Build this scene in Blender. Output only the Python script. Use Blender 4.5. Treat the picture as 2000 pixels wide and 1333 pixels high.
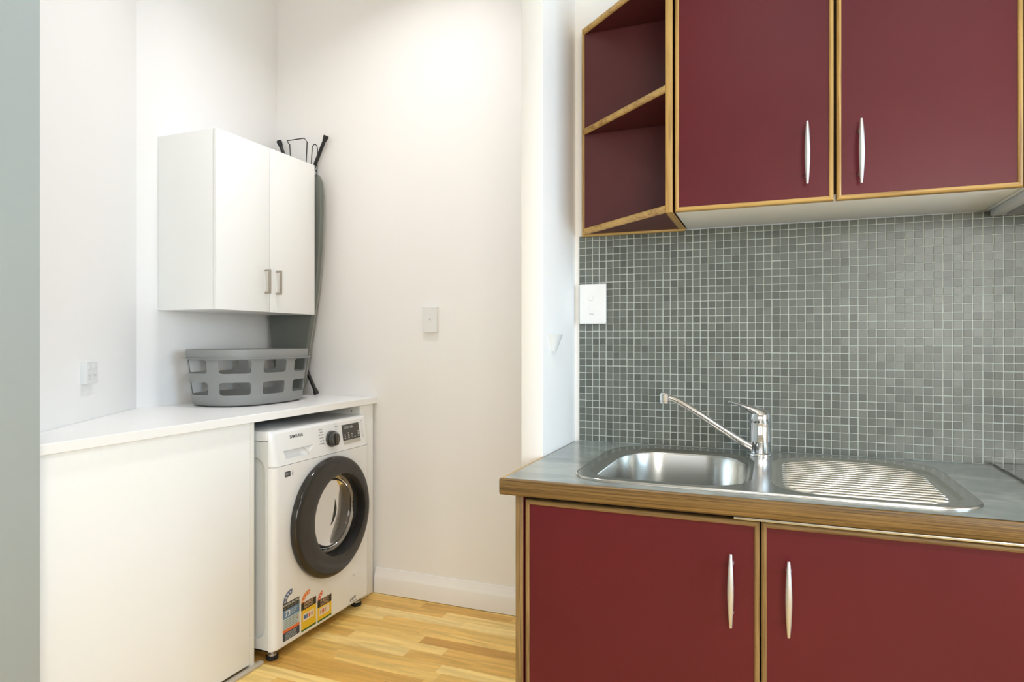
import bpy, bmesh, math, random
from mathutils import Vector, Matrix
random.seed(7)
D = bpy.data
for o in list(D.objects): D.objects.remove(o)
SC = bpy.context.scene
COL = SC.collection
PI = math.pi

# ------------------------------------------------------------------ camera
cam_d = D.cameras.new('camera'); cam = D.objects.new('camera', cam_d); COL.objects.link(cam)
cam_d.sensor_width = 36.0; cam_d.lens = 36.0*1271.0/2000.0; cam_d.clip_start = 0.02
cam.location = (0, 0, 1.19)
cam.rotation_euler = (PI/2, 0, 0.37989)
SC.camera = cam

# ------------------------------------------------------------------ world, exposure
SC.view_settings.view_transform = 'Standard'
SC.view_settings.look = 'None'
SC.view_settings.gamma = 1.0
SC.view_settings.use_curve_mapping = False
SC.view_settings.exposure = -0.03
wd = D.worlds.new('world'); SC.world = wd; wd.use_nodes = True
bg = wd.node_tree.nodes['Background']
bg.inputs[0].default_value = (0.75, 0.87, 1.0, 1); bg.inputs[1].default_value = 1.0

# ------------------------------------------------------------------ lights
def area(name, loc, rot, sx, sy, power, color, spread=PI):
    l = D.lights.new(name, 'AREA'); l.shape = 'RECTANGLE'; l.size = sx; l.size_y = sy
    l.energy = power; l.color = color; l.spread = spread
    o = D.objects.new(name, l); COL.objects.link(o); o.location = loc; o.rotation_euler = rot
    return o
def disk(name, loc, size, power, color, spread=PI):
    l = D.lights.new(name, 'AREA'); l.shape = 'DISK'; l.size = size
    l.energy = power; l.color = color; l.spread = spread
    o = D.objects.new(name, l); COL.objects.link(o); o.location = loc
    return o
CEIL = 3.12
# daylight through the two windows of the back wall and the one in the right wall
area('window_daylight', (-0.55, -2.62, 1.60), (PI/2, 0, 0), 1.3, 1.5, 10, (0.99, 1.0, 0.98))
area('window_daylight', (1.35, -2.62, 1.60), (PI/2, 0, 0), 1.3, 1.5, 96, (0.99, 1.0, 0.98))
area('window_daylight', (2.52, 0.30, 1.60), (PI/2, 0, PI/2), 1.5, 1.4, 124, (0.56, 0.77, 1.0))
# ceiling downlights
disk('downlight_glow', (-1.38, 1.95, CEIL-0.012), 0.11, 8.0, (0.98, 0.96, 1.0), 2.3)
disk('downlight_glow', (0.02, -0.40, CEIL-0.012), 0.11, 16, (1.0, 0.96, 0.93), 2.3)
disk('downlight_glow', (0.85, -0.40, CEIL-0.012), 0.11, 16, (1.0, 0.96, 0.93), 2.3)

# ------------------------------------------------------------------ materials
def srgb(r, g, b):
    def f(c):
        c /= 255.0
        return c/12.92 if c <= 0.04045 else ((c+0.055)/1.055)**2.4
    return (f(r), f(g), f(b), 1.0)
def new_mat(name):
    m = D.materials.new(name); m.use_nodes = True
    nt = m.node_tree; b = nt.nodes['Principled BSDF']
    return m, nt, b
def pbr(name, col, rough=0.5, metal=0.0, coat=0.0, bump=0.0, bscale=200.0, spec=0.5):
    m, nt, b = new_mat(name)
    b.inputs['Base Color'].default_value = col
    b.inputs['Roughness'].default_value = rough
    b.inputs['Metallic'].default_value = metal
    b.inputs['Coat Weight'].default_value = coat
    b.inputs['Specular IOR Level'].default_value = spec
    if bump:
        tc = nt.nodes.new('ShaderNodeTexCoord'); n = nt.nodes.new('ShaderNodeTexNoise')
        n.inputs['Scale'].default_value = bscale; n.inputs['Detail'].default_value = 3
        bp = nt.nodes.new('ShaderNodeBump'); bp.inputs['Strength'].default_value = bump
        bp.inputs['Distance'].default_value = 0.002
        nt.links.new(tc.outputs['Object'], n.inputs['Vector'])
        nt.links.new(n.outputs['Fac'], bp.inputs['Height'])
        nt.links.new(bp.outputs['Normal'], b.inputs['Normal'])
    return m
def noise_col(name, c1, c2, scale, rough=0.4, detail=4, stretch=(1, 1, 1), c3=None, rough2=None, lo=0.3, hi=0.7, bump=0.0, metal=0.0, spec=0.5, dist=0.0):
    m, nt, b = new_mat(name)
    tc = nt.nodes.new('ShaderNodeTexCoord'); mp = nt.nodes.new('ShaderNodeMapping')
    mp.inputs['Scale'].default_value = stretch
    n = nt.nodes.new('ShaderNodeTexNoise'); n.inputs['Scale'].default_value = scale; n.inputs['Detail'].default_value = detail
    n.inputs['Distortion'].default_value = dist
    cr = nt.nodes.new('ShaderNodeValToRGB')
    cr.color_ramp.elements[0].position = lo; cr.color_ramp.elements[0].color = c1
    cr.color_ramp.elements[1].position = hi; cr.color_ramp.elements[1].color = c2
    if c3:
        e = cr.color_ramp.elements.new((lo+hi)/2); e.color = c3
    nt.links.new(tc.outputs['Object'], mp.inputs['Vector']); nt.links.new(mp.outputs[0], n.inputs['Vector'])
    nt.links.new(n.outputs['Fac'], cr.inputs[0]); nt.links.new(cr.outputs[0], b.inputs['Base Color'])
    b.inputs['Roughness'].default_value = rough; b.inputs['Metallic'].default_value = metal
    b.inputs['Specular IOR Level'].default_value = spec
    if bump:
        bp = nt.nodes.new('ShaderNodeBump'); bp.inputs['Strength'].default_value = bump; bp.inputs['Distance'].default_value = 0.001
        nt.links.new(n.outputs['Fac'], bp.inputs['Height']); nt.links.new(bp.outputs['Normal'], b.inputs['Normal'])
    return m

M = {}
M['wall'] = pbr('white_wall_paint', srgb(243, 241, 238), 0.55, bump=0.08, bscale=350)
M['wall_shaded'] = pbr('white_wall_paint_shaded', srgb(172, 181, 180), 0.55, bump=0.08, bscale=350)  # wall paint darkened and cooled to stand in for weak light on this face
M['ceiling'] = pbr('ceiling_paint', srgb(240, 240, 238), 0.8)
M['trim'] = pbr('gloss_white_trim', srgb(242, 240, 236), 0.25)
M['melamine'] = pbr('white_melamine', srgb(245, 245, 242), 0.35)
M['melamine_edge'] = pbr('white_edge_tape', srgb(232, 231, 224), 0.4)
M['trim_beige'] = pbr('beige_floor_strip', srgb(196, 186, 168), 0.5)
M['bench_white'] = pbr('white_bench_laminate', srgb(248, 248, 247), 0.3)
M['plastic_white'] = pbr('white_plastic', srgb(232, 232, 230), 0.25)
M['appliance'] = pbr('appliance_white_enamel', srgb(240, 241, 241), 0.22, coat=0.3)
M['appliance_side'] = pbr('appliance_side_paint', srgb(232, 235, 234), 0.35)
M['appliance_grey'] = pbr('appliance_print_grey', srgb(150, 152, 156), 0.4)
M['print_dark'] = pbr('appliance_print_dark', srgb(60, 60, 64), 0.4)
M['maroon'] = noise_col('maroon_laminate', srgb(86, 18, 28), srgb(94, 23, 32), 3.0, rough=0.36, detail=6, spec=0.32)
M['maroon_inner'] = noise_col('maroon_laminate_shelf', srgb(84, 34, 36), srgb(90, 38, 40), 4.0, rough=0.45, spec=0.4)
M['steel'] = pbr('brushed_steel', srgb(196, 196, 192), 0.22, 1.0)
M['steel_rib'] = pbr('ribbed_drainer_steel', srgb(216, 215, 208), 0.34, 1.0)
M['steel_rim'] = pbr('polished_steel_rim', srgb(214, 213, 208), 0.2, 1.0)
M['chrome'] = pbr('chrome', srgb(228, 229, 232), 0.05, 1.0)
M['satin'] = pbr('satin_nickel', srgb(206, 206, 206), 0.42, 0.85)
M['handle_beige'] = pbr('satin_beige_metal', srgb(176, 168, 156), 0.4, 0.7)
M['black'] = pbr('black_plastic', srgb(24, 24, 24), 0.35)
M['gap_shade'] = pbr('painted_gap_shade', srgb(20, 12, 10), 0.8)  # near-black colour painted as the shade inside gaps and holes
M['rubber'] = pbr('black_rubber', srgb(30, 30, 28), 0.6)
M['door_grey'] = pbr('glossy_charcoal_plastic', srgb(46, 43, 38), 0.09, 0.0, spec=0.5)
M['knob_grey'] = pbr('charcoal_knob_plastic', srgb(58, 57, 54), 0.2, 0.0, coat=0.6)
M['glassblack'] = pbr('black_ceramic_glass', srgb(10, 10, 11), 0.04, coat=1.0)
M['display'] = pbr('smoked_display', srgb(52, 48, 42), 0.15, coat=0.4)
M['basket'] = pbr('grey_basket_plastic', srgb(140, 141, 139), 0.45, bump=0.05, bscale=500)
M['board'] = pbr('grey_board_cover', srgb(112, 116, 110), 0.85, bump=0.2, bscale=700)
M['board_pad'] = pbr('pale_board_padding', srgb(150, 150, 140), 0.8)
M['drum'] = None
M['grout'] = pbr('pale_grout', srgb(186, 191, 184), 0.7, bump=0.2, bscale=400)
M['alu'] = pbr('aluminium_strip', srgb(200, 198, 190), 0.3, 0.9)
M['hood'] = pbr('hood_pale_enamel', srgb(214, 216, 222), 0.35)

def wood(name, axis, light=(198, 160, 92), mid=(180, 142, 78), dark=(140, 104, 54), sc=38.0):
    m, nt, b = new_mat(name)
    tc = nt.nodes.new('ShaderNodeTexCoord')
    outs = []
    for s, a, d in ((sc, 0.045, 5), (sc*5, 0.03, 3)):
        mp = nt.nodes.new('ShaderNodeMapping'); v = [1.0, 1.0, 1.0]; v[axis] = a*(38.0/sc if sc > 60 else 1); mp.inputs['Scale'].default_value = v
        n = nt.nodes.new('ShaderNodeTexNoise'); n.inputs['Scale'].default_value = s; n.inputs['Detail'].default_value = d
        n.inputs['Distortion'].default_value = 0.3
        nt.links.new(tc.outputs['Object'], mp.inputs['Vector']); nt.links.new(mp.outputs[0], n.inputs['Vector']); outs.append(n)
    mx = nt.nodes.new('ShaderNodeMath'); mx.operation = 'ADD'
    m1 = nt.nodes.new('ShaderNodeMath'); m1.operation = 'MULTIPLY'; m1.inputs[1].default_value = 0.5
    nt.links.new(outs[0].outputs['Fac'], mx.inputs[0]); nt.links.new(outs[1].outputs['Fac'], mx.inputs[1]); nt.links.new(mx.outputs[0], m1.inputs[0])
    cr = nt.nodes.new('ShaderNodeValToRGB')
    cr.color_ramp.elements[0].position = 0.36; cr.color_ramp.elements[0].color = srgb(*dark)
    cr.color_ramp.elements[1].position = 0.62; cr.color_ramp.elements[1].color = srgb(*light)
    e = cr.color_ramp.elements.new(0.47); e.color = srgb(*mid)
    nt.links.new(m1.outputs[0], cr.inputs[0]); nt.links.new(cr.outputs[0], b.inputs['Base Color'])
    bp = nt.nodes.new('ShaderNodeBump'); bp.inputs['Strength'].default_value = 0.25; bp.inputs['Distance'].default_value = 0.0006
    nt.links.new(m1.outputs[0], bp.inputs['Height']); nt.links.new(bp.outputs['Normal'], b.inputs['Normal'])
    b.inputs['Roughness'].default_value = 0.38
    return m
M['wood_x'] = wood('oak_edging_along_x', 0, (206, 170, 102), (190, 152, 86), (150, 114, 62)); M['wood_y'] = wood('oak_edging_along_y', 1); M['wood_z'] = wood('oak_edging_upright', 2)
M['wood_bx'] = wood('dark_oak_bench_edge', 0, (146, 114, 66), (106, 80, 42), (62, 44, 22), 230)  # darker, finer-grained oak tone for the bench edge and base doors
M['wood_bz'] = wood('dark_oak_base_upright', 2, (152, 122, 76), (128, 100, 60), (94, 72, 42), 60)
M['wood_bh'] = wood('dark_oak_base_rail', 0, (152, 122, 76), (128, 100, 60), (94, 72, 42), 60)

def floor_mat():
    m, nt, b = new_mat('oak_strip_floor'); N = nt.nodes; L = nt.links
    tc = N.new('ShaderNodeNewGeometry'); sp = N.new('ShaderNodeSeparateXYZ'); L.new(tc.outputs['Position'], sp.inputs[0])
    def math_(op, a, c=None, d=None):
        n = N.new('ShaderNodeMath'); n.operation = op
        for i, v in enumerate((a, c, d)):
            if v is None: continue
            if isinstance(v, (int, float)): n.inputs[i].default_value = v
            else: L.new(v, n.inputs[i])
        return n.outputs[0]
    W_, LN = 0.0595, 0.43
    yy = math_('DIVIDE', math_('ADD', sp.outputs['Y'], 10.012), W_); row = math_('FLOOR', yy); fy = math_('FRACT', yy)
    wn = N.new('ShaderNodeTexWhiteNoise'); wn.noise_dimensions = '1D'; L.new(row, wn.inputs['W'])
    xx = math_('ADD', math_('DIVIDE', math_('ADD', sp.outputs['X'], 20.0), LN), math_('MULTIPLY', wn.outputs['Value'], 7.31))
    ix = math_('FLOOR', xx); fx = math_('FRACT', xx)
    cb = N.new('ShaderNodeCombineXYZ'); L.new(row, cb.inputs[0]); L.new(ix, cb.inputs[1])
    w2 = N.new('ShaderNodeTexWhiteNoise'); w2.noise_dimensions = '3D'; L.new(cb.outputs[0], w2.inputs['Vector'])
    cr = N.new('ShaderNodeValToRGB'); el = cr.color_ramp.elements
    el[0].position = 0.0; el[0].color = srgb(204, 154, 76); el[1].position = 1.0; el[1].color = srgb(250, 216, 136)
    for p, c in ((0.2, (222, 174, 90)), (0.45, (236, 192, 106)), (0.7, (244, 204, 118)), (0.88, (252, 222, 148))):
        e = el.new(p); e.color = srgb(*c)
    L.new(w2.outputs['Value'], cr.inputs[0])
    mp = N.new('ShaderNodeMapping'); mp.inputs['Scale'].default_value = (0.1, 1, 1)
    off = N.new('ShaderNodeVectorMath'); off.operation = 'MULTIPLY_ADD'; off.inputs[1].default_value = (3.0, 0, 5.0)
    L.new(w2.outputs['Color'], off.inputs[0]); L.new(tc.outputs['Position'], off.inputs[2]); L.new(off.outputs[0], mp.inputs['Vector'])
    n = N.new('ShaderNodeTexNoise'); n.inputs['Scale'].default_value = 34; n.inputs['Detail'].default_value = 6; n.inputs['Distortion'].default_value = 0.8
    L.new(mp.outputs[0], n.inputs['Vector'])
    g = N.new('ShaderNodeMapRange'); g.inputs['From Min'].default_value = 0.3; g.inputs['From Max'].default_value = 0.7
    g.inputs['To Min'].default_value = 0.78; g.inputs['To Max'].default_value = 1.16; L.new(n.outputs['Fac'], g.inputs['Value'])
    # seams
    ey = math_('MINIMUM', fy, math_('SUBTRACT', 1.0, fy)); sy = math_('LESS_THAN', ey, 0.011)
    ex = math_('MINIMUM', fx, math_('SUBTRACT', 1.0, fx)); sx = math_('LESS_THAN', ex, 0.0016)
    seam = math_('SUBTRACT', 1.0, math_('MULTIPLY', math_('MAXIMUM', sy, sx), 0.16))
    k = math_('MULTIPLY', g.outputs[0], seam)
    vm = N.new('ShaderNodeVectorMath'); vm.operation = 'SCALE'; L.new(cr.outputs[0], vm.inputs[0]); L.new(k, vm.inputs['Scale'])
    L.new(vm.outputs[0], b.inputs['Base Color']); b.inputs['Roughness'].default_value = 0.3
    b.inputs['Specular IOR Level'].default_value = 0.25
    return m
M['floor'] = floor_mat()

PITCH = 0.02145; TX0 = -0.5576; TZ0 = 0.8775
def tile_mat():
    m, nt, b = new_mat('grey_green_mosaic_glaze'); N = nt.nodes; L = nt.links
    ge = N.new('ShaderNodeNewGeometry'); sub = N.new('ShaderNodeVectorMath'); sub.operation = 'SUBTRACT'; sub.inputs[1].default_value = (TX0, 0, TZ0)
    L.new(ge.outputs['Position'], sub.inputs[0])
    sn = N.new('ShaderNodeVectorMath'); sn.operation = 'SCALE'; sn.inputs['Scale'].default_value = 1/PITCH; L.new(sub.outputs[0], sn.inputs[0])
    fl = N.new('ShaderNodeVectorMath'); fl.operation = 'FLOOR'; L.new(sn.outputs[0], fl.inputs[0])
    mu = N.new('ShaderNodeVectorMath'); mu.operation = 'MULTIPLY'; mu.inputs[1].default_value = (1, 0, 1); L.new(fl.outputs[0], mu.inputs[0])
    wn = N.new('ShaderNodeTexWhiteNoise'); wn.noise_dimensions = '3D'; L.new(mu.outputs[0], wn.inputs['Vector'])
    cr = N.new('ShaderNodeValToRGB'); el = cr.color_ramp.elements
    el[0].position = 0; el[0].color = srgb(82, 86, 79); el[1].position = 1; el[1].color = srgb(104, 108, 100)
    e = el.new(0.5); e.color = srgb(96, 100, 92)
    L.new(wn.outputs['Value'], cr.inputs[0])
    nz = N.new('ShaderNodeTexNoise'); nz.inputs['Scale'].default_value = 120; nz.inputs['Detail'].default_value = 3
    L.new(ge.outputs['Position'], nz.inputs['Vector'])
    mr = N.new('ShaderNodeMapRange'); mr.inputs['To Min'].default_value = 0.88; mr.inputs['To Max'].default_value = 1.12; L.new(nz.outputs['Fac'], mr.inputs['Value'])
    vm = N.new('ShaderNodeVectorMath'); vm.operation = 'SCALE'; L.new(cr.outputs[0], vm.inputs[0]); L.new(mr.outputs[0], vm.inputs['Scale'])
    L.new(vm.outputs[0], b.inputs['Base Color'])
    bp = N.new('ShaderNodeBump'); bp.inputs['Strength'].default_value = 0.06; bp.inputs['Distance'].default_value = 0.001
    L.new(nz.outputs['Fac'], bp.inputs['Height']); L.new(bp.outputs['Normal'], b.inputs['Normal'])
    b.inputs['Roughness'].default_value = 0.3
    return m
M['tile'] = tile_mat()
M['laminate'] = noise_col('grey_cloudy_laminate', srgb(124, 132, 128), srgb(160, 166, 160), 7.0, rough=0.2, detail=5, stretch=(0.8, 1.1, 1), c3=srgb(140, 147, 142), lo=0.34, hi=0.66, spec=0.6, dist=1.2)
def drum_mat():
    m, nt, b = new_mat('perforated_drum_steel'); N = nt.nodes; L = nt.links
    tc = N.new('ShaderNodeTexCoord'); v = N.new('ShaderNodeTexVoronoi'); v.inputs['Scale'].default_value = 42; v.inputs['Randomness'].default_value = 0.0
    L.new(tc.outputs['Object'], v.inputs['Vector'])
    lt = N.new('ShaderNodeMath'); lt.operation = 'LESS_THAN'; lt.inputs[1].default_value = 0.24; L.new(v.outputs['Distance'], lt.inputs[0])
    mx = N.new('ShaderNodeMix'); mx.data_type = 'RGBA'; mx.inputs[6].default_value = srgb(176, 168, 155); mx.inputs[7].default_value = srgb(90, 84, 76)
    L.new(lt.outputs[0], mx.inputs[0]); L.new(mx.outputs[2], b.inputs['Base Color'])
    b.inputs['Metallic'].default_value = 0.15; b.inputs['Roughness'].default_value = 0.5
    return m
M['drum'] = drum_mat()
def glass_mat(name, haze):
    m = D.materials.new(name); m.use_nodes = True; nt = m.node_tree; N = nt.nodes; L = nt.links
    for n in list(N):
        if n.type != 'OUTPUT_MATERIAL': N.remove(n)
    out = [n for n in N if n.type == 'OUTPUT_MATERIAL'][0]
    tr = N.new('ShaderNodeBsdfTransparent'); tr.inputs[0].default_value = (0.93, 0.92, 0.90, 1)
    hz = N.new('ShaderNodeBsdfDiffuse'); hz.inputs[0].default_value = srgb(150, 142, 130); mh = N.new('ShaderNodeMixShader'); mh.inputs[0].default_value = haze
    L.new(tr.outputs[0], mh.inputs[1]); L.new(hz.outputs[0], mh.inputs[2])
    gl = N.new('ShaderNodeBsdfGlossy'); gl.inputs['Roughness'].default_value = 0.03
    fr = N.new('ShaderNodeFresnel'); fr.inputs['IOR'].default_value = 1.45
    mx = N.new('ShaderNodeMixShader'); L.new(fr.outputs[0], mx.inputs[0]); L.new(mh.outputs[0], mx.inputs[1]); L.new(gl.outputs[0], mx.inputs[2])
    L.new(mx.outputs[0], out.inputs[0])
    return m
M['glass'] = glass_mat('clear_window_glass', 0.0)
M['door_glass'] = glass_mat('slightly_hazy_door_glass', 0.38)
for k, c in {'lab_white': (236, 236, 232), 'lab_black': (34, 30, 22), 'lab_blue': (98, 134, 170), 'lab_slate': (96, 112, 144), 'lab_orange': (226, 112, 62),
             'lab_navy': (44, 54, 78), 'lab_yellow': (240, 198, 44), 'lab_green': (48, 100, 34), 'lab_orange2': (236, 128, 54), 'lab_red': (222, 96, 62),
             'lab_pale': (190, 206, 206), 'lab_cream': (240, 226, 200), 'lab_text': (205, 210, 205), 'lab_greytext': (110, 122, 128), 'lab_tan': (214, 180, 150), 'lab_bluebox': (80, 110, 170)}.items():
    M[k] = pbr(k.replace('lab_', 'sticker_'), srgb(*c), 0.35)
def emis(name, c, s):
    m, nt, b = new_mat(name); b.inputs['Base Color'].default_value = c
    b.inputs['Emission Color'].default_value = c; b.inputs['Emission Strength'].default_value = s; return m
M['lamp'] = emis('lit_lamp_lens', (1.0, 0.96, 0.9, 1), 6.0)

# ------------------------------------------------------------------ mesh helpers
def wloc(o):
    v = Vector((0, 0, 0))
    while o: v = v + o.location; o = o.parent
    return v
def obj(name, bm, mats, parent=None, loc=None, sharp=35.0):
    """links bm (built in world coordinates) as one mesh object"""
    if not isinstance(mats, (list, tuple)): mats = [mats]
    bmesh.ops.recalc_face_normals(bm, faces=[f for f in bm.faces])
    if parent is not None: base = wloc(parent)
    else: base = Vector(loc) if loc is not None else Vector((0, 0, 0))
    for v in bm.verts: v.co -= base
    for f in bm.faces: f.smooth = True
    lim = math.radians(sharp)
    for e in bm.edges:
        if len(e.link_faces) == 2:
            if e.calc_face_angle(0) > lim: e.smooth = False
        else: e.smooth = False
    me = D.meshes.new(name); bm.to_mesh(me); bm.free()
    for m in mats: me.materials.append(M[m] if isinstance(m, str) else m)
    o = D.objects.new(name, me); COL.objects.link(o)
    if parent is not None: o.parent = parent
    else: o.location = base
    return o
def tag(o, label=None, cat=None, group=None, kind=None):
    if label: o['label'] = label
    if cat: o['category'] = cat
    if group: o['group'] = group
    if kind: o['kind'] = kind
    return o
def thing(name, loc, label, cat, group=None):
    o = D.objects.new(name, None); COL.objects.link(o); o.location = loc; o.empty_display_size = 0.05
    return tag(o, label, cat, group)
def struct(name, bm, mats, loc=None, **k): return tag(obj(name, bm, mats, None, loc, **k), kind='structure')
def NB(): return bmesh.new()
def box(bm, x0, x1, y0, y1, z0, z1, bev=0.0, mi=0, seg=2):
    vs = [bm.verts.new(p) for p in ((x0,y0,z0),(x1,y0,z0),(x1,y1,z0),(x0,y1,z0),(x0,y0,z1),(x1,y0,z1),(x1,y1,z1),(x0,y1,z1))]
    fs = [bm.faces.new([vs[i] for i in q]) for q in ((0,3,2,1),(4,5,6,7),(0,1,5,4),(1,2,6,5),(2,3,7,6),(3,0,4,7))]
    for f in fs: f.material_index = mi
    if bev:
        es = list({e for f in fs for e in f.edges})
        r = bmesh.ops.bevel(bm, geom=es, offset=bev, segments=seg, profile=0.5, affect='EDGES')
        for f in r['faces']: f.material_index = mi
    return bm
def loft(bm, loops, closed=True, cap0=False, cap1=False, mi=0):
    L_ = [[bm.verts.new(p) for p in lp] for lp in loops]
    n = len(L_[0])
    for a, c in zip(L_[:-1], L_[1:]):
        for i in range(n if closed else n-1):
            j = (i+1) % n
            try: f = bm.faces.new((a[i], a[j], c[j], c[i])); f.material_index = mi
            except ValueError: pass
    if cap0: bm.faces.new(list(reversed(L_[0]))).material_index = mi
    if cap1: bm.faces.new(L_[-1]).material_index = mi
    return L_
def lathe(bm, prof, c, axis='z', seg=32, mi=0, cap0=False, cap1=False):
    """prof: list of (radius, distance along the axis)"""
    loops = []
    for r, h in prof:
        lp = []
        for i in range(seg):
            a = 2*PI*i/seg; u, v = r*math.cos(a), r*math.sin(a)
            if axis == 'z': p = (c[0]+u, c[1]+v, c[2]+h)
            elif axis == 'x': p = (c[0]+h, c[1]+u, c[2]+v)
            else: p = (c[0]+u, c[1]+h, c[2]+v)
            lp.append(p)
        loops.append(lp)
    return loft(bm, loops, True, cap0, cap1, mi)
def sweep(bm, pts, rad, seg=12, mi=0, up=(0, 0, 1), caps=True):
    """tube through pts; rad = list of r or (r_side, r_up)"""
    pts = [Vector(p) for p in pts]; loops = []; n = len(pts)
    if not isinstance(rad, (list, tuple)): rad = [rad]*n
    for i, p in enumerate(pts):
        t = (pts[min(i+1, n-1)]-pts[max(i-1, 0)]).normalized()
        u = Vector(up)
        if abs(t.dot(u)) > 0.97: u = Vector((0, 1, 0)) if abs(t.y) < 0.9 else Vector((1, 0, 0))
        s = t.cross(u).normalized(); w = s.cross(t).normalized()
        r = rad[i]; ra, rb = r if isinstance(r, (list, tuple)) else (r, r)
        loops.append([p + s*ra*math.cos(2*PI*k/seg) + w*rb*math.sin(2*PI*k/seg) for k in range(seg)])
    return loft(bm, loops, True, caps, caps, mi)
def bez(pts, n=8):
    """Catmull-Rom through pts"""
    P_ = [Vector(p) for p in pts]; P_ = [P_[0]*2-P_[1]] + P_ + [P_[-1]*2-P_[-2]]; out = []
    for i in range(1, len(P_)-2):
        for k in range(n):
            t = k/n; a, b_, c, d = P_[i-1], P_[i], P_[i+1], P_[i+2]
            out.append(0.5*((2*b_)+(c-a)*t+(2*a-5*b_+4*c-d)*t*t+(3*b_-a-3*c+d)*t**3))
    out.append(P_[-2]); return out
def rrect(x0, x1, y0, y1, r, k=8):
    """rounded rectangle, counter-clockwise; r = radius or four radii (x1y1, x0y1, x0y0, x1y0)"""
    if not isinstance(r, (list, tuple)): r = [r]*4
    out = []
    for (cx, cy, a0, rr) in ((x1-r[0], y1-r[0], 0, r[0]), (x0+r[1], y1-r[1], 90, r[1]), (x0+r[2], y0+r[2], 180, r[2]), (x1-r[3], y0+r[3], 270, r[3])):
        for i in range(k+1):
            a = math.radians(a0+90*i/k); out.append((cx+rr*math.cos(a), cy+rr*math.sin(a)))
    return out
def plate(bm, outer, holes, fn, mi=0):
    """flat region with holes, mapped to 3D with fn(u, v)"""
    es = []; vmap = []
    for lp in [outer]+list(holes):
        vs = [bm.verts.new((u, v, 0)) for u, v in lp]; vmap += [(v_, uv) for v_, uv in zip(vs, lp)]
        es += [bm.edges.new((vs[i], vs[(i+1) % len(vs)])) for i in range(len(vs))]
    r = bmesh.ops.triangle_fill(bm, use_beauty=True, use_dissolve=False, edges=es)
    for g in r['geom']:
        if isinstance(g, bmesh.types.BMFace): g.material_index = mi
    for v_, (u, w) in vmap: v_.co = Vector(fn(u, w))
def prism(bm, poly, fn0, fn1, mi=0):
    a = [fn0(*p) for p in poly]; c = [fn1(*p) for p in poly]
    loft(bm, [a, c], True, True, True, mi)
def ring_frame(bm, x0, x1, z0, z1, yf, prof, mh=0, mv=1):
    """mitred rectangular frame facing -Y; prof = list of (inset, depth behind yf)"""
    loops = [[(x0+i, yf+d, z0+i), (x1-i, yf+d, z0+i), (x1-i, yf+d, z1-i), (x0+i, yf+d, z1-i)] for i, d in prof]
    for a, c in zip(loops[:-1], loops[1:]):
        for i in range(4):
            j = (i+1) % 4
            f = bm.faces.new([bm.verts.new(p) for p in (a[i], a[j], c[j], c[i])])
            f.material_index = mh if i in (0, 2) else mv
EDGE = [(0, 0.019), (0, 0.0045), (0.0008, 0.0022), (0.0025, 0.0007), (0.0045, 0.0), (0.0075, 0.0), (0.0098, 0.0012), (0.0102, 0.0032), (0.0102, 0.0048)]
def text(bm, s, size, fn, mi=0, align='CENTER', bold=0.0, sx=1.0):
    c = D.curves.new('lettering', 'FONT'); c.body = s; c.size = size; c.align_x = align; c.align_y = 'CENTER'; c.offset = bold; c.resolution_u = 2
    o = D.objects.new('lettering', c); COL.objects.link(o)
    bpy.context.view_layer.update()
    dg = bpy.context.evaluated_depsgraph_get(); me = o.evaluated_get(dg).to_mesh()
    vs = [bm.verts.new(fn(v.co.x*sx, v.co.y)) for v in me.vertices]
    for p in me.polygons:
        try: f = bm.faces.new([vs[i] for i in p.vertices]); f.material_index = mi
        except ValueError: pass
    o.evaluated_get(dg).to_mesh_clear(); D.objects.remove(o); D.curves.remove(c)
def quad(bm, fn, u0, u1, v0, v1, mi=0):
    bm.faces.new([bm.verts.new(fn(*p)) for p in ((u0, v0), (u1, v0), (u1, v1), (u0, v1))]).material_index = mi

# ------------------------------------------------------------------ the room
YS, YK, XN, XW, XF = 2.631, 1.968, -0.572, -2.338, -1.739
bm = NB(); box(bm, -3.2, 2.6, -2.6, 2.9, -0.08, 0.0); struct('floor', bm, 'floor')
bm = NB(); box(bm, -3.2, 2.6, -2.6, 2.9, CEIL, CEIL+0.1); struct('ceiling', bm, 'ceiling')
bm = NB(); box(bm, -2.5, XN-0.062, YS, YS+0.1, 0, CEIL); struct('wall_laundry', bm, 'wall')
bm = NB(); box(bm, XW-0.1, XW, 1.844, YS, 0, CEIL); struct('wall_laundry_left', bm, 'wall')
# diagonal wall of the laundry corner
dw = Vector((0.361, -0.593, 0)).normalized(); nw = Vector((0.593, 0.361, 0)).normalized(); P0 = Vector((XW, 1.844, 0))
bm = NB(); q = [P0, P0+dw*1.09, P0+dw*1.09-nw*0.1, P0-nw*0.1]
loft(bm, [[(p.x, p.y, 0) for p in q], [(p.x, p.y, CEIL) for p in q]], True, True, True); struct('wall_laundry_diagonal', bm, 'wall')
# wall end at the left edge of the view, with its face towards the kitchen
bm = NB(); box(bm, -1.90, -1.722, -2.5, 1.0885, 0, CEIL, 0.002); struct('wall_left', bm, 'wall_shaded')
# partition between laundry and kitchen, kitchen wall
bm = NB(); box(bm, XN-0.062, XN, 1.6553, YS, 0, CEIL, 0.002); struct('wall_partition', bm, 'wall')
bm = NB(); box(bm, XN, 2.5, YK, YK+0.1, 0, CEIL); struct('wall_kitchen', bm, 'wall')
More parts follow.
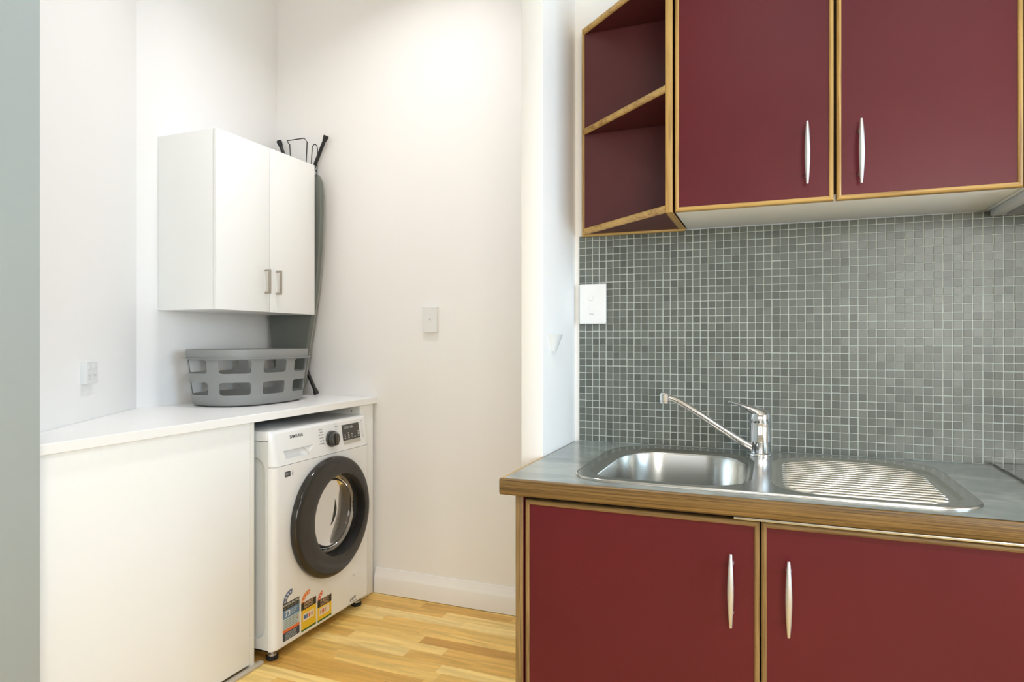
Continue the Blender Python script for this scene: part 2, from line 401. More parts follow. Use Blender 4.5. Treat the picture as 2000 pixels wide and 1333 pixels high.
# back and right walls with window openings
def wall_open(name, axis, c0, c1, a0, a1, opens, mat='wall'):
    bm = NB(); cuts = sorted({a0, a1} | {v for o in opens for v in o[:2]})
    def B(u0, u1, z0, z1):
        if axis == 'y': box(bm, u0, u1, c0, c1, z0, z1)
        else: box(bm, c0, c1, u0, u1, z0, z1)
    for u0, u1 in zip(cuts[:-1], cuts[1:]):
        op = [o for o in opens if o[0] <= u0 and o[1] >= u1]
        if op: B(u0, u1, 0, op[0][2]); B(u0, u1, op[0][3], CEIL)
        else: B(u0, u1, 0, CEIL)
    return struct(name, bm, mat)
wall_open('wall_back', 'y', -2.6, -2.5, -1.9, 2.6, [(-1.2, 0.1, 0.85, 2.35), (0.7, 2.0, 0.85, 2.35)])
wall_open('wall_right', 'x', 2.4, 2.5, -2.5, YK, [(-0.45, 1.05, 0.9, 2.3)])
def window(n, axis, c, u0, u1, z0, z1):
    bm = NB()
    def B(a0, a1, q0, q1):
        if axis == 'y': box(bm, a0, a1, c-0.03, c+0.03, q0, q1, 0.004)
        else: box(bm, c-0.03, c+0.03, a0, a1, q0, q1, 0.004)
    t = 0.05
    B(u0, u1, z0, z0+t); B(u0, u1, z1-t, z1); B(u0, u0+t, z0+t, z1-t); B(u1-t, u1, z0+t, z1-t)
    B(u0+t, u1-t, (z0+z1)/2-0.02, (z0+z1)/2+0.02)
    w = struct('window_%d' % n, bm, 'trim')
    g = NB()
    if axis == 'y': box(g, u0+t, u1-t, c-0.003, c+0.003, z0+t, z1-t)
    else: box(g, c-0.003, c+0.003, u0+t, u1-t, z0+t, z1-t)
    obj('pane', g, 'glass', w)
window(1, 'y', -2.55, -1.2, 0.1, 0.85, 2.35); window(2, 'y', -2.55, 0.7, 2.0, 0.85, 2.35); window(3, 'x', 2.45, -0.45, 1.05, 0.9, 2.3)

# baseboard along the laundry wall
def baseboard(name, x0, x1, y):
    bm = NB(); pr = [(0, 0), (0.018, 0), (0.018, 0.072), (0.016, 0.078), (0.006, 0.104), (0.004, 0.113), (0, 0.113)]
    loft(bm, [[(x0, y-d, z+0.003) for d, z in pr], [(x1, y-d, z+0.003) for d, z in pr]], True, True, True)
    struct(name, bm, 'trim', sharp=25)
baseboard('baseboard_laundry', -1.745, XN-0.062, YS)
bm = NB(); box(bm, -1.757, -1.735, 1.09, 1.885, 0.0, 0.013, 0.003); struct('trim_1', bm, 'trim_beige')

# ------------------------------------------------------------------ downlights
for i, (x, y) in enumerate(((-1.38, 1.95), (0.02, -0.40), (0.85, -0.40))):
    t = thing('downlight', (x, y, CEIL), ['white round recessed downlight in the laundry ceiling', 'white round recessed downlight in the kitchen ceiling, nearer the laundry', 'white round recessed downlight in the kitchen ceiling, farther from the laundry'][i], 'downlight', 'recessed ceiling downlights')
    bm = NB(); lathe(bm, [(0.062, 0.0), (0.075, 0.0), (0.075, -0.006), (0.062, -0.008), (0.0625, 0.0)], (x, y, CEIL), 'z', 40); obj('ring', bm, 'plastic_white', t)
    bm = NB(); lathe(bm, [(0.0005, -0.001), (0.061, -0.001), (0.061, -0.004), (0.0005, -0.004)], (x, y, CEIL), 'z', 40, cap0=True, cap1=True); obj('lens', bm, 'lamp', t)

# ------------------------------------------------------------------ laundry bench
t = thing('laundry_bench', (-2.04, 1.86, 0), 'white laminate laundry bench with solid front panel over the washing machine', 'bench')
bm = NB()
pl = [(XF, 1.0905), (XF, 2.630), (-2.3375, 2.630), (-2.3375, 1.846), (-1.8905, 1.112), (-1.8785, 1.0905)]
r = [(XF-0.0015, 1.0905), (XF-0.0015, 2.630)]
def slab(z, ins): return [(x-(ins if i < 2 else 0), y, z) for i, (x, y) in enumerate(pl)]
loft(bm, [slab(0.895, 0.0015), slab(0.8965, 0), slab(0.9225, 0), slab(0.924, 0.0015)], True, True, True)
obj('worktop', bm, 'bench_white', t)
bm = NB(); box(bm, -1.768, -1.750, 1.0905, 1.832, 0.022, 0.894, 0.0008); obj('front_panel', bm, 'melamine', t)
bm = NB(); box(bm, -2.30, -1.750, 1.8335, 1.8525, 0.004, 0.894, 0.0008); obj('side_panel', bm, 'melamine_edge', t)
bm = NB(); box(bm, -1.766, -1.750, 2.512, 2.6125, 0.004, 0.894, 0.0008); obj('filler_panel', bm, 'melamine', t)
bm = NB(); box(bm, -2.30, -1.767, 2.5125, 2.5285, 0.004, 0.894, 0.0008); g = obj('side_panel', bm, 'melamine_edge', t)
bm = NB(); lathe(bm, [(0.0005, -0.0012), (0.0035, -0.0012), (0.0035, 0.002)], (-1.80, 2.512, 0.868), 'y', 12, cap0=True); obj('screw_hole', bm, 'gap_shade', g)
bm = NB(); box(bm, -2.333, -2.315, 1.87, 2.625, 0.83, 0.894); obj('wall_rail', bm, 'melamine_edge', t)

# ------------------------------------------------------------------ washing machine
t = thing('washing_machine', (-2.02, 2.2085, 0), 'white front loading washing machine with charcoal door under the laundry bench', 'washing machine')
Y0, Y1, YF0, YF1, XB, XR, XP = 1.897, 2.5085, 1.922, 2.485, -1.728, -2.26, -1.700
YBR = 2.508; ZL, ZP, ZT_, ZTOP = 0.040, 0.7215, 0.8425, 0.8545
FY = lambda u: u*0.98837
FZ = lambda v: v*0.98837+0.01384
def xf(z): return XP - max(0, z-ZP)*0.135
def outline(x, z, n=6, ins=0.0):
    pts = []
    for i in range(n+1):
        a = PI/2*i/n; pts.append((XB+(x-ins-XB)*math.sin(a), Y0+ins+(YF0-Y0-ins)*(1-math.cos(a)), z))
    for i in range(n+1):
        a = PI/2*(1-i/n); pts.append((XB+(x-ins-XB)*math.sin(a), Y1-ins-(Y1-ins-YF1)*(1-math.cos(a)), z))
    return pts
# body: side, back and underside sheets, front with the porthole
DY, DZ, DR = FY(2.232)+0.021, FZ(0.468)-0.011, 0.205
bm = NB()
rec = rrect(-2.18, -1.7415, 0.080, 0.757, 0.05, 8)
plate(bm, [(XR, ZL), (XB, ZL), (XB, 0.8165), (XR, 0.8165)], [rec], lambda u, v: (u, Y0, v))
loft(bm, [[(u, Y0, v) for u, v in rec], [(u*0.994-0.0119, Y0+0.009, 0.4185+(v-0.4185)*0.985) for u, v in rec]], True, False, True)
box(bm, XR, XB, YBR-0.002, YBR, ZL, 0.8165); box(bm, XR, XR+0.002, Y0, YBR, ZL, 0.8165); box(bm, XR, XB, Y0, YBR, ZL, ZL+0.004)
o = obj('body', bm, 'appliance_side', t)
bm = NB()
hole = [(DY+DR*math.cos(2*PI*k/64), DZ+DR*math.sin(2*PI*k/64)) for k in range(64)]
plate(bm, [(YF0, ZL+0.009), (YF1, ZL+0.009), (YF1, ZP-0.0008), (YF0, ZP-0.0008)], [hole], lambda u, v: (XP, u, v))
for side in (0, 1):
    a = outline(XP, ZL+0.009); n = len(a)//2; a = a[:n] if side == 0 else a[n:]
    loft(bm, [a, [(x, y, ZP-0.0008) for x, y, z in a]], False)
lo = [outline(XP-0.006*(1-math.cos(q)), ZL+0.009-0.009*math.sin(q)) for q in (0, 0.5, 1.0, PI/2)]
loft(bm, lo, False); lo2 = outline(XP-0.006, ZL)
bm.faces.new([bm.verts.new(p) for p in lo2])
obj('front_panel', bm, 'appliance', t)
# lid
bm = NB(); loft(bm, [rrz for rrz in [[(x, y, z) for x, y in rrect(XR, XB+0.002-i, Y0+i, YBR-i, 0.012, 4)] for z, i in ((0.8185, 0.0), (0.8465, 0.0), (0.8520, 0.002), (0.8540, 0.008))]], True, True, True)
obj('lid', bm, 'appliance', t)
# control panel
bm = NB()
zs = [ZP+0.0005, ZP+0.013, 0.779, 0.819, ZT_]
hh = [(FY(u), FZ(v)) for u, v in ((1.990, 0.737), (2.112, 0.737), (2.160, 0.770), (1.978, 0.770))]
plate(bm, [(YF0, zs[0]), (YF1, zs[0]), (YF1, ZT_), (YF0, ZT_)], [hh], lambda u, v: (xf(v), u, v))
for side in (0, 1):
    lp = []
    for z in zs+[ZT_+0.008, ZTOP]:
        if z <= ZT_: a = outline(xf(z), z)
        else: a = outline(xf(ZT_)-(0.003 if z < ZTOP else 0.011), z, ins=0.001 if z < ZTOP else 0.004)
        n = len(a)//2; lp.append(a[:n] if side == 0 else a[n:])
    loft(bm, lp, False)
top = [outline(xf(ZT_), ZT_), outline(xf(ZT_)-0.003, ZT_+0.008, ins=0.001), outline(xf(ZT_)-0.011, ZTOP, ins=0.004)]
n = len(top[0])//2
loft(bm, [[a[n-1], a[n]] for a in top], False)
a = top[-1]; bm.faces.new([bm.verts.new(p) for p in a])
loft(bm, [outline(XP-0.0002, zs[0]), outline(XP-0.002, ZP-0.0005, ins=0.002)], False)
cp = obj('control_panel', bm, 'appliance', t, sharp=28)
P_ = lambda off: (lambda u, v: (xf(FZ(v))+off, FY(u), FZ(v)))
# detergent drawer: grip recess with the sloping right end
bm = NB(); lp0 = [(xf(v), u, v) for u, v in hh]; lp1 = [P_(-0.024)(u, v) for u, v in ((1.992, 0.739), (2.100, 0.739), (2.108, 0.768), (1.984, 0.768))]
loft(bm, [lp0, lp1], True, False, True)
dr = obj('detergent_drawer', bm, 'appliance', t)
bm = NB(); sweep(bm, [P_(0.0005)(2.103, 0.768), P_(0.003)(2.112, 0.754), P_(0.0015)(2.122, 0.740)], [0.003, 0.004, 0.003], 10); obj('grip', bm, 'appliance', dr)
# brand lettering and programme marks
bm = NB(); text(bm, 'SAMSUNG', 0.0165, lambda x, y: P_(0.0006)(2.059+x, 0.8175+y), bold=0.0004); obj('brand_lettering', bm, 'print_dark', cp)
bm = NB()
for k, z in enumerate((0.823, 0.812, 0.801, 0.789, 0.777, 0.765)):
    w = (0.022, 0.020, 0.030, 0.026, 0.024, 0.030)[k]; quad(bm, P_(0.0005), 2.216-w+0.004*min(k, 1), 2.218+0.003*(k > 1), z-0.0016, z+0.0016)
obj('programme_list', bm, 'appliance_grey', cp)
bm = NB()
for k, z in enumerate((0.835, 0.824, 0.812, 0.800, 0.788, 0.776, 0.764, 0.752)):
    w = (0.018, 0.022, 0.014, 0.014, 0.010, 0.012, 0.010, 0.014)[k]; y0 = 2.296+0.004*math.sin(k/7*PI)*2; quad(bm, P_(0.0005), y0, y0+w, z-0.0013, z+0.0013)
obj('programme_list', bm, 'appliance_grey', cp)
bm = NB()
for y, z0, z1 in ((2.488, 0.796, 0.797), (2.490, 0.826, 0.828), (2.4925, 0.757, 0.758)):
    quad(bm, P_(0.0005), 2.470 if False else y-0.004, y+0.008, z0, z1)
for y, z0, z1 in ((2.481, 0.797, 0.822), (2.487, 0.757, 0.788)):
    for dy in (0, 0.011): quad(bm, P_(0.0005), y+dy, y+dy+0.0010, z0, z1)
obj('button_marks', bm, 'appliance_grey', cp)
# knob
bm = NB(); kx = xf(FZ(0.777)); ky, kz = FY(2.268), FZ(0.777)
lathe(bm, [(0.0005, 0.012), (0.0335, 0.010), (0.0345, 0.004), (0.0345, 0.0)][::-1], (kx, ky, kz), 'x', 40, cap1=True)
lathe(bm, [(0.0285, 0.010), (0.0280, 0.024), (0.0262, 0.027), (0.0005, 0.0275)], (kx, ky, kz), 'x', 40)
kn = obj('knob', bm, 'knob_grey', t)
bm = NB(); box(bm, kx+0.024, kx+0.036, ky-0.0075, ky+0.0075, kz-0.025, kz+0.025, 0.004, seg=3)
bmesh.ops.rotate(bm, verts=bm.verts, cent=(kx, ky, kz), matrix=Matrix.Rotation(0.12, 3, 'X')); obj('grip', bm, 'knob_grey', kn)
# display
bm = NB(); q = [(2.349, 0.757), (2.471, 0.757), (2.469, 0.824), (2.347, 0.824)]
loft(bm, [[P_(0.0)(*p) for p in q], [P_(0.0018)(*p) for p in q]], True, False, True)
dp = obj('display', bm, 'display', t)
bm = NB(); q = [(2.351, 0.741), (2.474, 0.741), (2.471, 0.7565), (2.349, 0.7565)]
loft(bm, [[P_(0.0)(*p) for p in q], [P_(0.002)(*p) for p in q]], True, False, True); obj('button_strip', bm, 'alu', dp)
bm = NB(); F2 = P_(0.0022)
for k in range(4):
    y = 2.363+k*0.0095
    for a in ((0, 0.0012, 0.806, 0.816), (0.0055, 0.0067, 0.806, 0.816), (0, 0.0067, 0.815, 0.816), (0, 0.0067, 0.806, 0.807)): quad(bm, F2, y+a[0], y+a[1], a[2], a[3])
for y0, y1, z in ((2.403, 0.018, 0.815), (2.404, 0.020, 0.8105), (2.405, 0.018, 0.807)): quad(bm, F2, y0, y0+y1, z-0.0008, z+0.0008)
for i, y in enumerate((2.358, 2.384, 2.408, 2.430, 2.455)):
    for j, z in enumerate((0.787, 0.780, 0.773, 0.766)):
        if i == 0 and j == 0 or i == 3 and j < 3 or i == 2 and j < 1: continue
        quad(bm, F2, y, y+0.010, z-0.0013, z+0.0013)
obj('display_marks', bm, 'lab_text', dp)
# small badge, foot print and corner marks on the front
Q_ = lambda off: (lambda u, v: (XP+off, FY(u), FZ(v)))
bm = NB(); quad(bm, Q_(0.0006), 1.977, 2.009, 0.670, 0.691, 0)
for z in (0.6845, 0.6785): quad(bm, Q_(0.0009), 1.980, 2.003, z-0.0016, z+0.0016, 1)
obj('badge', bm, ['print_dark', 'appliance_grey'], t)
bm = NB()
for z in (0.688, 0.683, 0.678, 0.673): quad(bm, Q_(0.0005), 2.017, 2.025, z-0.0012, z+0.0012)
obj('badge_text', bm, 'appliance_grey', t)
bm = NB()
for (a, c, z) in ((2.388, 2.399, 0.050), (2.401, 2.416, 0.053), (2.418, 2.431, 0.056)): quad(bm, Q_(0.0005), a, c, z-0.007, z+0.005)
quad(bm, Q_(0.0005), 2.372, 2.400, 0.0335, 0.0355); quad(bm, Q_(0.0005), 2.404, 2.438, 0.0365, 0.040)
obj('corner_print', bm, 'appliance_grey', t)
bm = NB(); quad(bm, Q_(0.0005), 2.407, 2.424, 0.1525, 0.1545)
obj('flap_mark', bm, 'appliance_grey', t)
# filter flap seam
bm = NB(); lp = rrect(2.385, 2.468, 0.062, 0.150, 0.006, 3)
loft(bm, [[Q_(0.0)(*p) for p in lp], [Q_(0.0012)(2.4265+(p[0]-2.4265)*0.99, 0.106+(p[1]-0.106)*0.99) for p in lp]], True, False, True); obj('filter_flap', bm, 'appliance', t)
# porthole door
cD = (XP, DY, DZ)
IY = DY+0.036   # the window of the door sits off-centre, towards the hinge
def circ(r, h, cy, n=96): return [(cD[0]+h, cy+r*math.cos(2*PI*k/n), DZ+r*math.sin(2*PI*k/n)) for k in range(n)]
bm = NB(); lp = [circ(r, h, DY) for r, h in ((0.190, -0.004), (0.241, -0.002), (0.2455, 0.004), (0.2465, 0.012), (0.2455, 0.020), (0.2425, 0.0260), (0.2380, 0.0290), (0.2330, 0.0305))]
for k in range(1, 7):
    f = k/7; lp.append(circ(0.233*(1-f)+0.1725*f, 0.0305+0.0010*math.sin(f*PI), DY*(1-f)+IY*f))
lp += [circ(r, h, IY) for r, h in ((0.1725, 0.0300), (0.1700, 0.0290), (0.1690, 0.0260), (0.1688, 0.0235))]
loft(bm, lp, True)
d = obj('door', bm, 'door_grey', t)
bm = NB(); loft(bm, [circ(r, h, IY) for r, h in ((0.1690, 0.0236), (0.1665, 0.0100), (0.1648, -0.010), (0.1640, -0.0300))], True); obj('door_inner_wall', bm, 'black', d)
cI = (cD[0], IY+0.004, DZ)
bm = NB(); lathe(bm, [(0.1635, -0.030), (0.1615, -0.025), (0.1580, -0.025), (0.1560, -0.030), (0.1540, -0.0360)], cI, 'x', 72); obj('glass_rim', bm, 'handle_beige', d)
bm = NB(); lathe(bm, [(0.1575, -0.029), (0.154, -0.040), (0.147, -0.052), (0.130, -0.062), (0.090, -0.070), (0.045, -0.073), (0.0005, -0.074)], cI, 'x', 72); obj('door_glass', bm, 'door_glass', d)
bm = NB(); lathe(bm, [(0.203, -0.001), (0.200, -0.012), (0.196, -0.030), (0.192, -0.045), (0.197, -0.060), (0.192, -0.075), (0.200, -0.095)], cD, 'x', 64); obj('door_seal', bm, 'rubber', t)
bm = NB(); lathe(bm, [(0.196, -0.080), (0.202, -0.078), (0.236, -0.082), (0.240, -0.095), (0.240, -0.40), (0.225, -0.42), (0.0005, -0.43)], cD, 'x', 72)
for k in range(3):
    a = PI/2+0.5+k*2*PI/3; c = Vector((0, math.cos(a), math.sin(a)))
    sweep(bm, [Vector(cD)+c*0.226+Vector((-0.12, 0, 0)), Vector(cD)+c*0.222+Vector((-0.25, 0, 0)), Vector(cD)+c*0.226+Vector((-0.39, 0, 0))], [(0.024, 0.018), (0.028, 0.030), (0.024, 0.018)], 12, up=c)
obj('drum', bm, 'drum', t, sharp=30)
# feet
for (x, y) in ((-1.738, 1.930), (-1.738, 2.462), (-2.21, 1.94), (-2.21, 2.46)):
    bm = NB(); lathe(bm, [(0.021, 0.0), (0.023, 0.004), (0.022, 0.012), (0.014, 0.015)], (x, y, 0.0), 'z', 24, 0, cap0=True)
    lathe(bm, [(0.016, 0.015), (0.016, 0.021), (0.007, 0.021), (0.007, 0.041)], (x, y, 0.0), 'z', 12, 1)
    obj('foot', bm, ['rubber', 'satin'], t)
# rating labels
def star(bm, fn, cu, cv, r, mi):
    vs = [bm.verts.new(fn(cu+(r if i % 2 == 0 else r*0.42)*math.sin(i*PI/5), cv+(r if i % 2 == 0 else r*0.42)*math.cos(i*PI/5))) for i in range(10)]
    bm.faces.new(vs).material_index = mi
def arc(bm, fn, cu, cv, r0, r1, a0, a1, mi, n=20):
    for i in range(n):
        p, q = math.radians(a0+(a1-a0)*i/n), math.radians(a0+(a1-a0)*(i+1)/n)
        bm.faces.new([bm.verts.new(fn(cu+r*math.cos(a), cv+r*math.sin(a))) for r, a in ((r0, p), (r1, p), (r1, q), (r0, q))]).material_index = mi
def label(name, u0, u1, v0, v1, vtop, kind, note):
    bm = NB(); cu = (u0+u1)/2; ro = (u1-u0)/2-0.001; b0, b1, b2, b3 = Q_(0.0004), Q_(0.0007), Q_(0.0010), Q_(0.0013)
    mats = ['lab_white', 'lab_black', 'lab_blue', 'lab_slate', 'lab_orange', 'lab_navy', 'lab_yellow', 'lab_green', 'lab_orange2', 'lab_red', 'lab_pale', 'lab_cream', 'lab_text', 'lab_greytext', 'lab_tan', 'lab_bluebox']
    I = {m: i for i, m in enumerate(mats)}
    quad(bm, b0, u0-0.001, u1+0.001, v0-0.001, v1, 0); arc(bm, b0, cu, v1, 0.0, ro+0.002, 0, 180, 0, 24)
    hgt = vtop-v1; sy = hgt/ro
    el = lambda f: (lambda u, v: f(u, v1+(v-v1)*sy))
    if kind == 'water':
        arc(bm, el(b1), cu, v1, ro*0.56, ro, 82, 180, I['lab_slate']); 
        for a in (170, 146, 122, 98): star(bm, b2, cu+ro*0.78*math.cos(math.radians(a)), v1+ro*sy*0.78*math.sin(math.radians(a)), 0.0058, 0)
        quad(bm, b1, u0, u1, v1-0.026, v1, I['lab_black']); text(bm, 'WATER RATING', 0.0128, lambda x, y: b3(cu+x, v1-0.0085+y), I['lab_text'], bold=0.0003)
        quad(bm, b2, u0+0.003, u1-0.003, v1-0.0205, v1-0.0175, I['lab_greytext'])
        quad(bm, b1, u0, u1, v0+0.084, v1-0.026, I['lab_blue']); text(bm, '73', 0.031, lambda x, y: b3(u0+0.026+x, v1-0.0435+y), 0, bold=0.0006)
        for k, w in enumerate((0.034, 0.028, 0.020)): quad(bm, b2, u0+0.047, u0+0.047+w, v1-0.036-k*0.007, v1-0.0335-k*0.007, I['lab_pale'])
        quad(bm, b1, u0, u1, v0+0.043, v0+0.084, I['lab_pale'])
        for k in range(5): quad(bm, b2, u0+0.006, u1-0.010-0.006*(k % 2), v0+0.0475+k*0.0072, v0+0.0495+k*0.0072, I['lab_greytext'])
        quad(bm, b2, u1-0.012, u1-0.007, v0+0.060, v0+0.072, I['lab_orange'])
        quad(bm, b1, u0, u1, v0+0.031, v0+0.043, I['lab_orange']); quad(bm, b1, u0, u1, v0, v0+0.031, I['lab_navy'])
        for k in range(5): quad(bm, b2, u0+0.010, u1-0.016-0.004*(k % 2), v0+0.004+k*0.0053, v0+0.0058+k*0.0053, I['lab_pale'])
    else:
        col, span = ('lab_orange2', 78) if kind == 'energy' else ('lab_red', 108)
        arc(bm, el(b1), cu, v1, ro*0.60, ro, span, 180, I[col])
        for a in ((168, 142, 116, 92) if kind == 'energy' else (168, 142, 118)): star(bm, b2, cu+ro*0.80*math.cos(math.radians(a)), v1+ro*sy*0.80*math.sin(math.radians(a)), 0.0050, I['lab_cream'])
        quad(bm, b1, u0, u1, v1-0.030, v1, I['lab_black'])
        text(bm, 'ENERGY', 0.0150, lambda x, y: b3(cu+x, v1-0.0085+y), I['lab_tan'], bold=0.0003); text(bm, 'RATING', 0.0150, lambda x, y: b3(cu+x, v1-0.0215+y), I['lab_tan'], bold=0.0003)
        quad(bm, b1, u0, u1, v0+0.007, v1-0.030, I['lab_yellow']); quad(bm, b1, u0, u1, v0, v0+0.007, I['lab_green'])
        vm = v1-0.030-(v1-v0-0.030)*0.36; quad(bm, b2, u0+0.010, u1-0.014, vm-0.015, vm+0.015, I['lab_cream'])
        for k, (c, w) in enumerate((('lab_bluebox', 0.013), ('lab_blue', 0.010), ('lab_orange', 0.010), ('lab_tan', 0.012)) if kind == 'energy' else (('lab_tan', 0.010), ('lab_red', 0.012), ('lab_tan', 0.012))):
            quad(bm, b3, u0+0.014+k*0.0145, u0+0.014+k*0.0145+w, vm-0.008, vm+0.008, I[c])
    o = obj(name, bm, mats, t); o['label'] = note
label('water_rating_label', 1.967, 2.060, 0.047, 0.190, 0.235, 'water', 'blue and navy water rating sticker')
label('energy_rating_label', 2.070, 2.160, 0.042, 0.155, 0.195, 'energy', 'yellow energy sticker with orange arc')
label('energy_rating_label', 2.169, 2.259, 0.040, 0.129, 0.166, 'energy2', 'yellow energy sticker with short red arc')

# ------------------------------------------------------------------ white wall cabinet
t = thing('wall_cabinet', (-2.18, 2.235, 1.315), 'white two-door wall cabinet above the laundry bench', 'cabinet')
xc, x1, y0, y1, z0, z1 = XW+0.0005, -2.040, 1.9388, 2.5300, 1.3155, 2.0275
for nm, b_ in (('side_panel', (xc, x1, y0, y0+0.016, z0, z1)), ('side_panel', (xc, x1, y1-0.016, y1, z0, z1)), ('bottom_panel', (xc, x1, y0+0.0165, y1-0.0165, z0, z0+0.016)), ('top_panel', (xc, x1, y0+0.0165, y1-0.0165, z1-0.016, z1)), ('back_panel', (xc, xc+0.006, y0+0.0165, y1-0.0165, z0+0.0165, z1-0.0165)), ('shelf', (xc+0.0065, x1-0.01, y0+0.0165, y1-0.0165, 1.66, 1.676))):
    bm = NB(); box(bm, *b_, 0.0006); obj(nm, bm, 'melamine', t)
ym = 2.2318
for (a, b_, hy) in ((y0, ym-0.0018, 2.2045), (ym+0.0018, y1, 2.2720)):
    bm = NB(); box(bm, x1+0.0012, -2.0222, a, b_, z0, z1, 0.0008); dd = obj('door', bm, 'melamine', t)
    bm = NB(); X = -2.0222
    box(bm, X, X+0.028, hy-0.004, hy+0.004, 1.4900, 1.4985, 0.001); box(bm, X, X+0.028, hy-0.004, hy+0.004, 1.3935, 1.4020, 0.001)
    box(bm, X+0.020, X+0.029, hy-0.0045, hy+0.0045, 1.3935, 1.4985, 0.0012); h_ = obj('handle', bm, 'handle_beige', dd)

# ------------------------------------------------------------------ ironing board behind the cabinet
t = thing('ironing_board', (-2.18, 2.575, 0.925), 'grey ironing board stood nose down behind the white cabinet', 'ironing board')
R_ = [(-2.200, 0.930), (-2.158, 0.940), (-2.132, 0.985), (-2.118, 1.06), (-2.100, 1.17), (-2.071, 1.3137), (-2.046, 1.45), (-2.027, 1.62), (-2.018, 1.80), (-2.0190, 1.90), (-2.026, 1.955), (-2.045, 1.990), (-2.085, 2.000)]
Lf = [(-2.270, 2.000), (-2.308, 1.990), (-2.326, 1.955), (-2.332, 1.90), (-2.333, 1.80), (-2.334, 1.62), (-2.335, 1.45), (-2.334, 1.3178), (-2.322, 1.13), (-2.296, 1.04), (-2.262, 0.96), (-2.235, 0.934)]
ol = R_+Lf; cx, cz = -2.18, 1.5
def sc_(k, y): return [((cx+(x-cx)*k)*0.992, y, cz+(z-cz)*(1-(1-k)*0.35)) for x, z in ol]
bm = NB(); loft(bm, [sc_(0.97, 2.550), sc_(0.993, 2.553), sc_(1.0, 2.560), sc_(1.0, 2.572)], True, True, False); obj('cover', bm, 'board', t)
bm = NB(); loft(bm, [sc_(0.999, 2.5722), sc_(0.992, 2.582), sc_(0.97, 2.585)], True, False, True); obj('board', bm, 'board_pad', t)
def tube_part(nm, pts, r, mat, par=t, seg=10, n=6):
    bm = NB(); sweep(bm, bez(pts, n), r, seg); return obj(nm, bm, mat, par)
LY = 2.604; LK = LY/2.555
for pts, cap in ((((-2.252, 2.547, 2.163), (-2.18, 2.547, 1.99), (-2.150, 2.547, 1.90), (-2.146, 2.547, 1.5)), ((-2.2577, 2.176), (-2.2460, 2.150))),
                 (((-1.981, 2.547, 2.157), (-2.065, 2.547, 1.99), (-2.120, 2.547, 1.90), (-2.128, 2.547, 1.5)), ((-1.9740, 2.170), (-1.9860, 2.146))),
                 (((-2.038, 2.547, 0.944), (-2.111, 2.547, 1.095), (-2.134, 2.547, 1.20), (-2.137, 2.547, 1.5)), ((-2.0315, 0.9310), (-2.0430, 0.9545))),
                 (((-2.206, 2.547, 0.944), (-2.163, 2.547, 1.095), (-2.143, 2.547, 1.20), (-2.140, 2.547, 1.5)), ((-2.2125, 0.9310), (-2.2010, 0.9545)))):
    fz = (lambda z: 1.19+(z-1.19)*LK) if cap[0][1] > 1.5 else (lambda z: z)
    pts = [(x*LK, LY, fz(z)) for x, y, z in pts]; cap = [(x*LK, fz(z)) for x, z in cap]
    lg = tube_part('leg', pts, 0.0088, 'black')
    bm = NB(); a, c = cap; sweep(bm, [(a[0], LY, a[1]), (a[0]*0.7+c[0]*0.3, LY, a[1]*0.7+c[1]*0.3), (c[0], LY, c[1])], [0.0125, 0.0132, 0.0098], 12); obj('foot_cap', bm, 'rubber', lg)
wr = [(-2.205, 1.96), (-2.205, 2.103), (-2.209, 2.160), (-2.226, 2.178), (-2.2235, 2.181), (-2.121, 2.181), (-2.103, 2.160), (-2.109, 2.065), (-2.109, 1.96)]
bm = NB(); sweep(bm, [(x, 2.575, z) for x, z in wr], 0.0026, 8)
sweep(bm, bez([(x, 2.575, z) for x, z in [(-2.078, 1.96), (-2.078, 2.055), (-2.072, 2.126), (-2.066, 2.140), (-2.057, 2.144), (-2.048, 2.138), (-2.042, 2.123), (-2.042, 2.091), (-2.046, 1.96)]], 4), 0.0022, 8)
sweep(bm, [(-2.06, 2.552, 2.035), (-2.042, 2.552, 2.016), (-2.026, 2.552, 2.003), (-2.026, 2.552, 1.980), (-2.031, 2.556, 1.955)], 0.0024, 8)
sweep(bm, [(-2.290, 2.56, 1.96), (-2.290, 2.56, 2.085), (-2.262, 2.56, 2.098), (-2.235, 2.56, 2.098)], 0.0024, 8)
obj('iron_rest', bm, 'black', t)

# ------------------------------------------------------------------ laundry basket
BX, BY, BZ = -2.108, 2.205, 0.925
t = thing('laundry_basket', (BX, BY, BZ), 'grey plastic oval laundry basket with cut-out holes on the white bench', 'laundry basket')
A0, B0, A1, B1, HB = 0.168, 0.234, 0.188, 0.252, 0.192
EXP = 2.7; NPER = 720
def se(th, a, b_):
    c, s = math.cos(th), math.sin(th)
    return (a*math.copysign(abs(c)**(2/EXP), c), b_*math.copysign(abs(s)**(2/EXP), s))
tabs = [0.0]; pv = se(0, 0.18, 0.25)
for i in range(1, NPER+1):
    q = se(2*PI*i/NPER, 0.18, 0.25); tabs.append(tabs[-1]+math.hypot(q[0]-pv[0], q[1]-pv[1])); pv = q
PER = tabs[-1]
import bisect
def per(s, h, off=0.0):
    s = (s % 1.0)*PER; i = min(max(bisect.bisect(tabs, s)-1, 0), NPER-1); f = (s-tabs[i])/(tabs[i+1]-tabs[i]+1e-9)
    th = 2*PI*(i+f)/NPER; k = h/HB; kk = k if k > 0.0 else 0
    x, y = se(th, A0+(A1-A0)*kk+off, B0+(B1-B0)*kk+off); return Vector((BX+x, BY+y, BZ+h))
NC = 8; K = 9
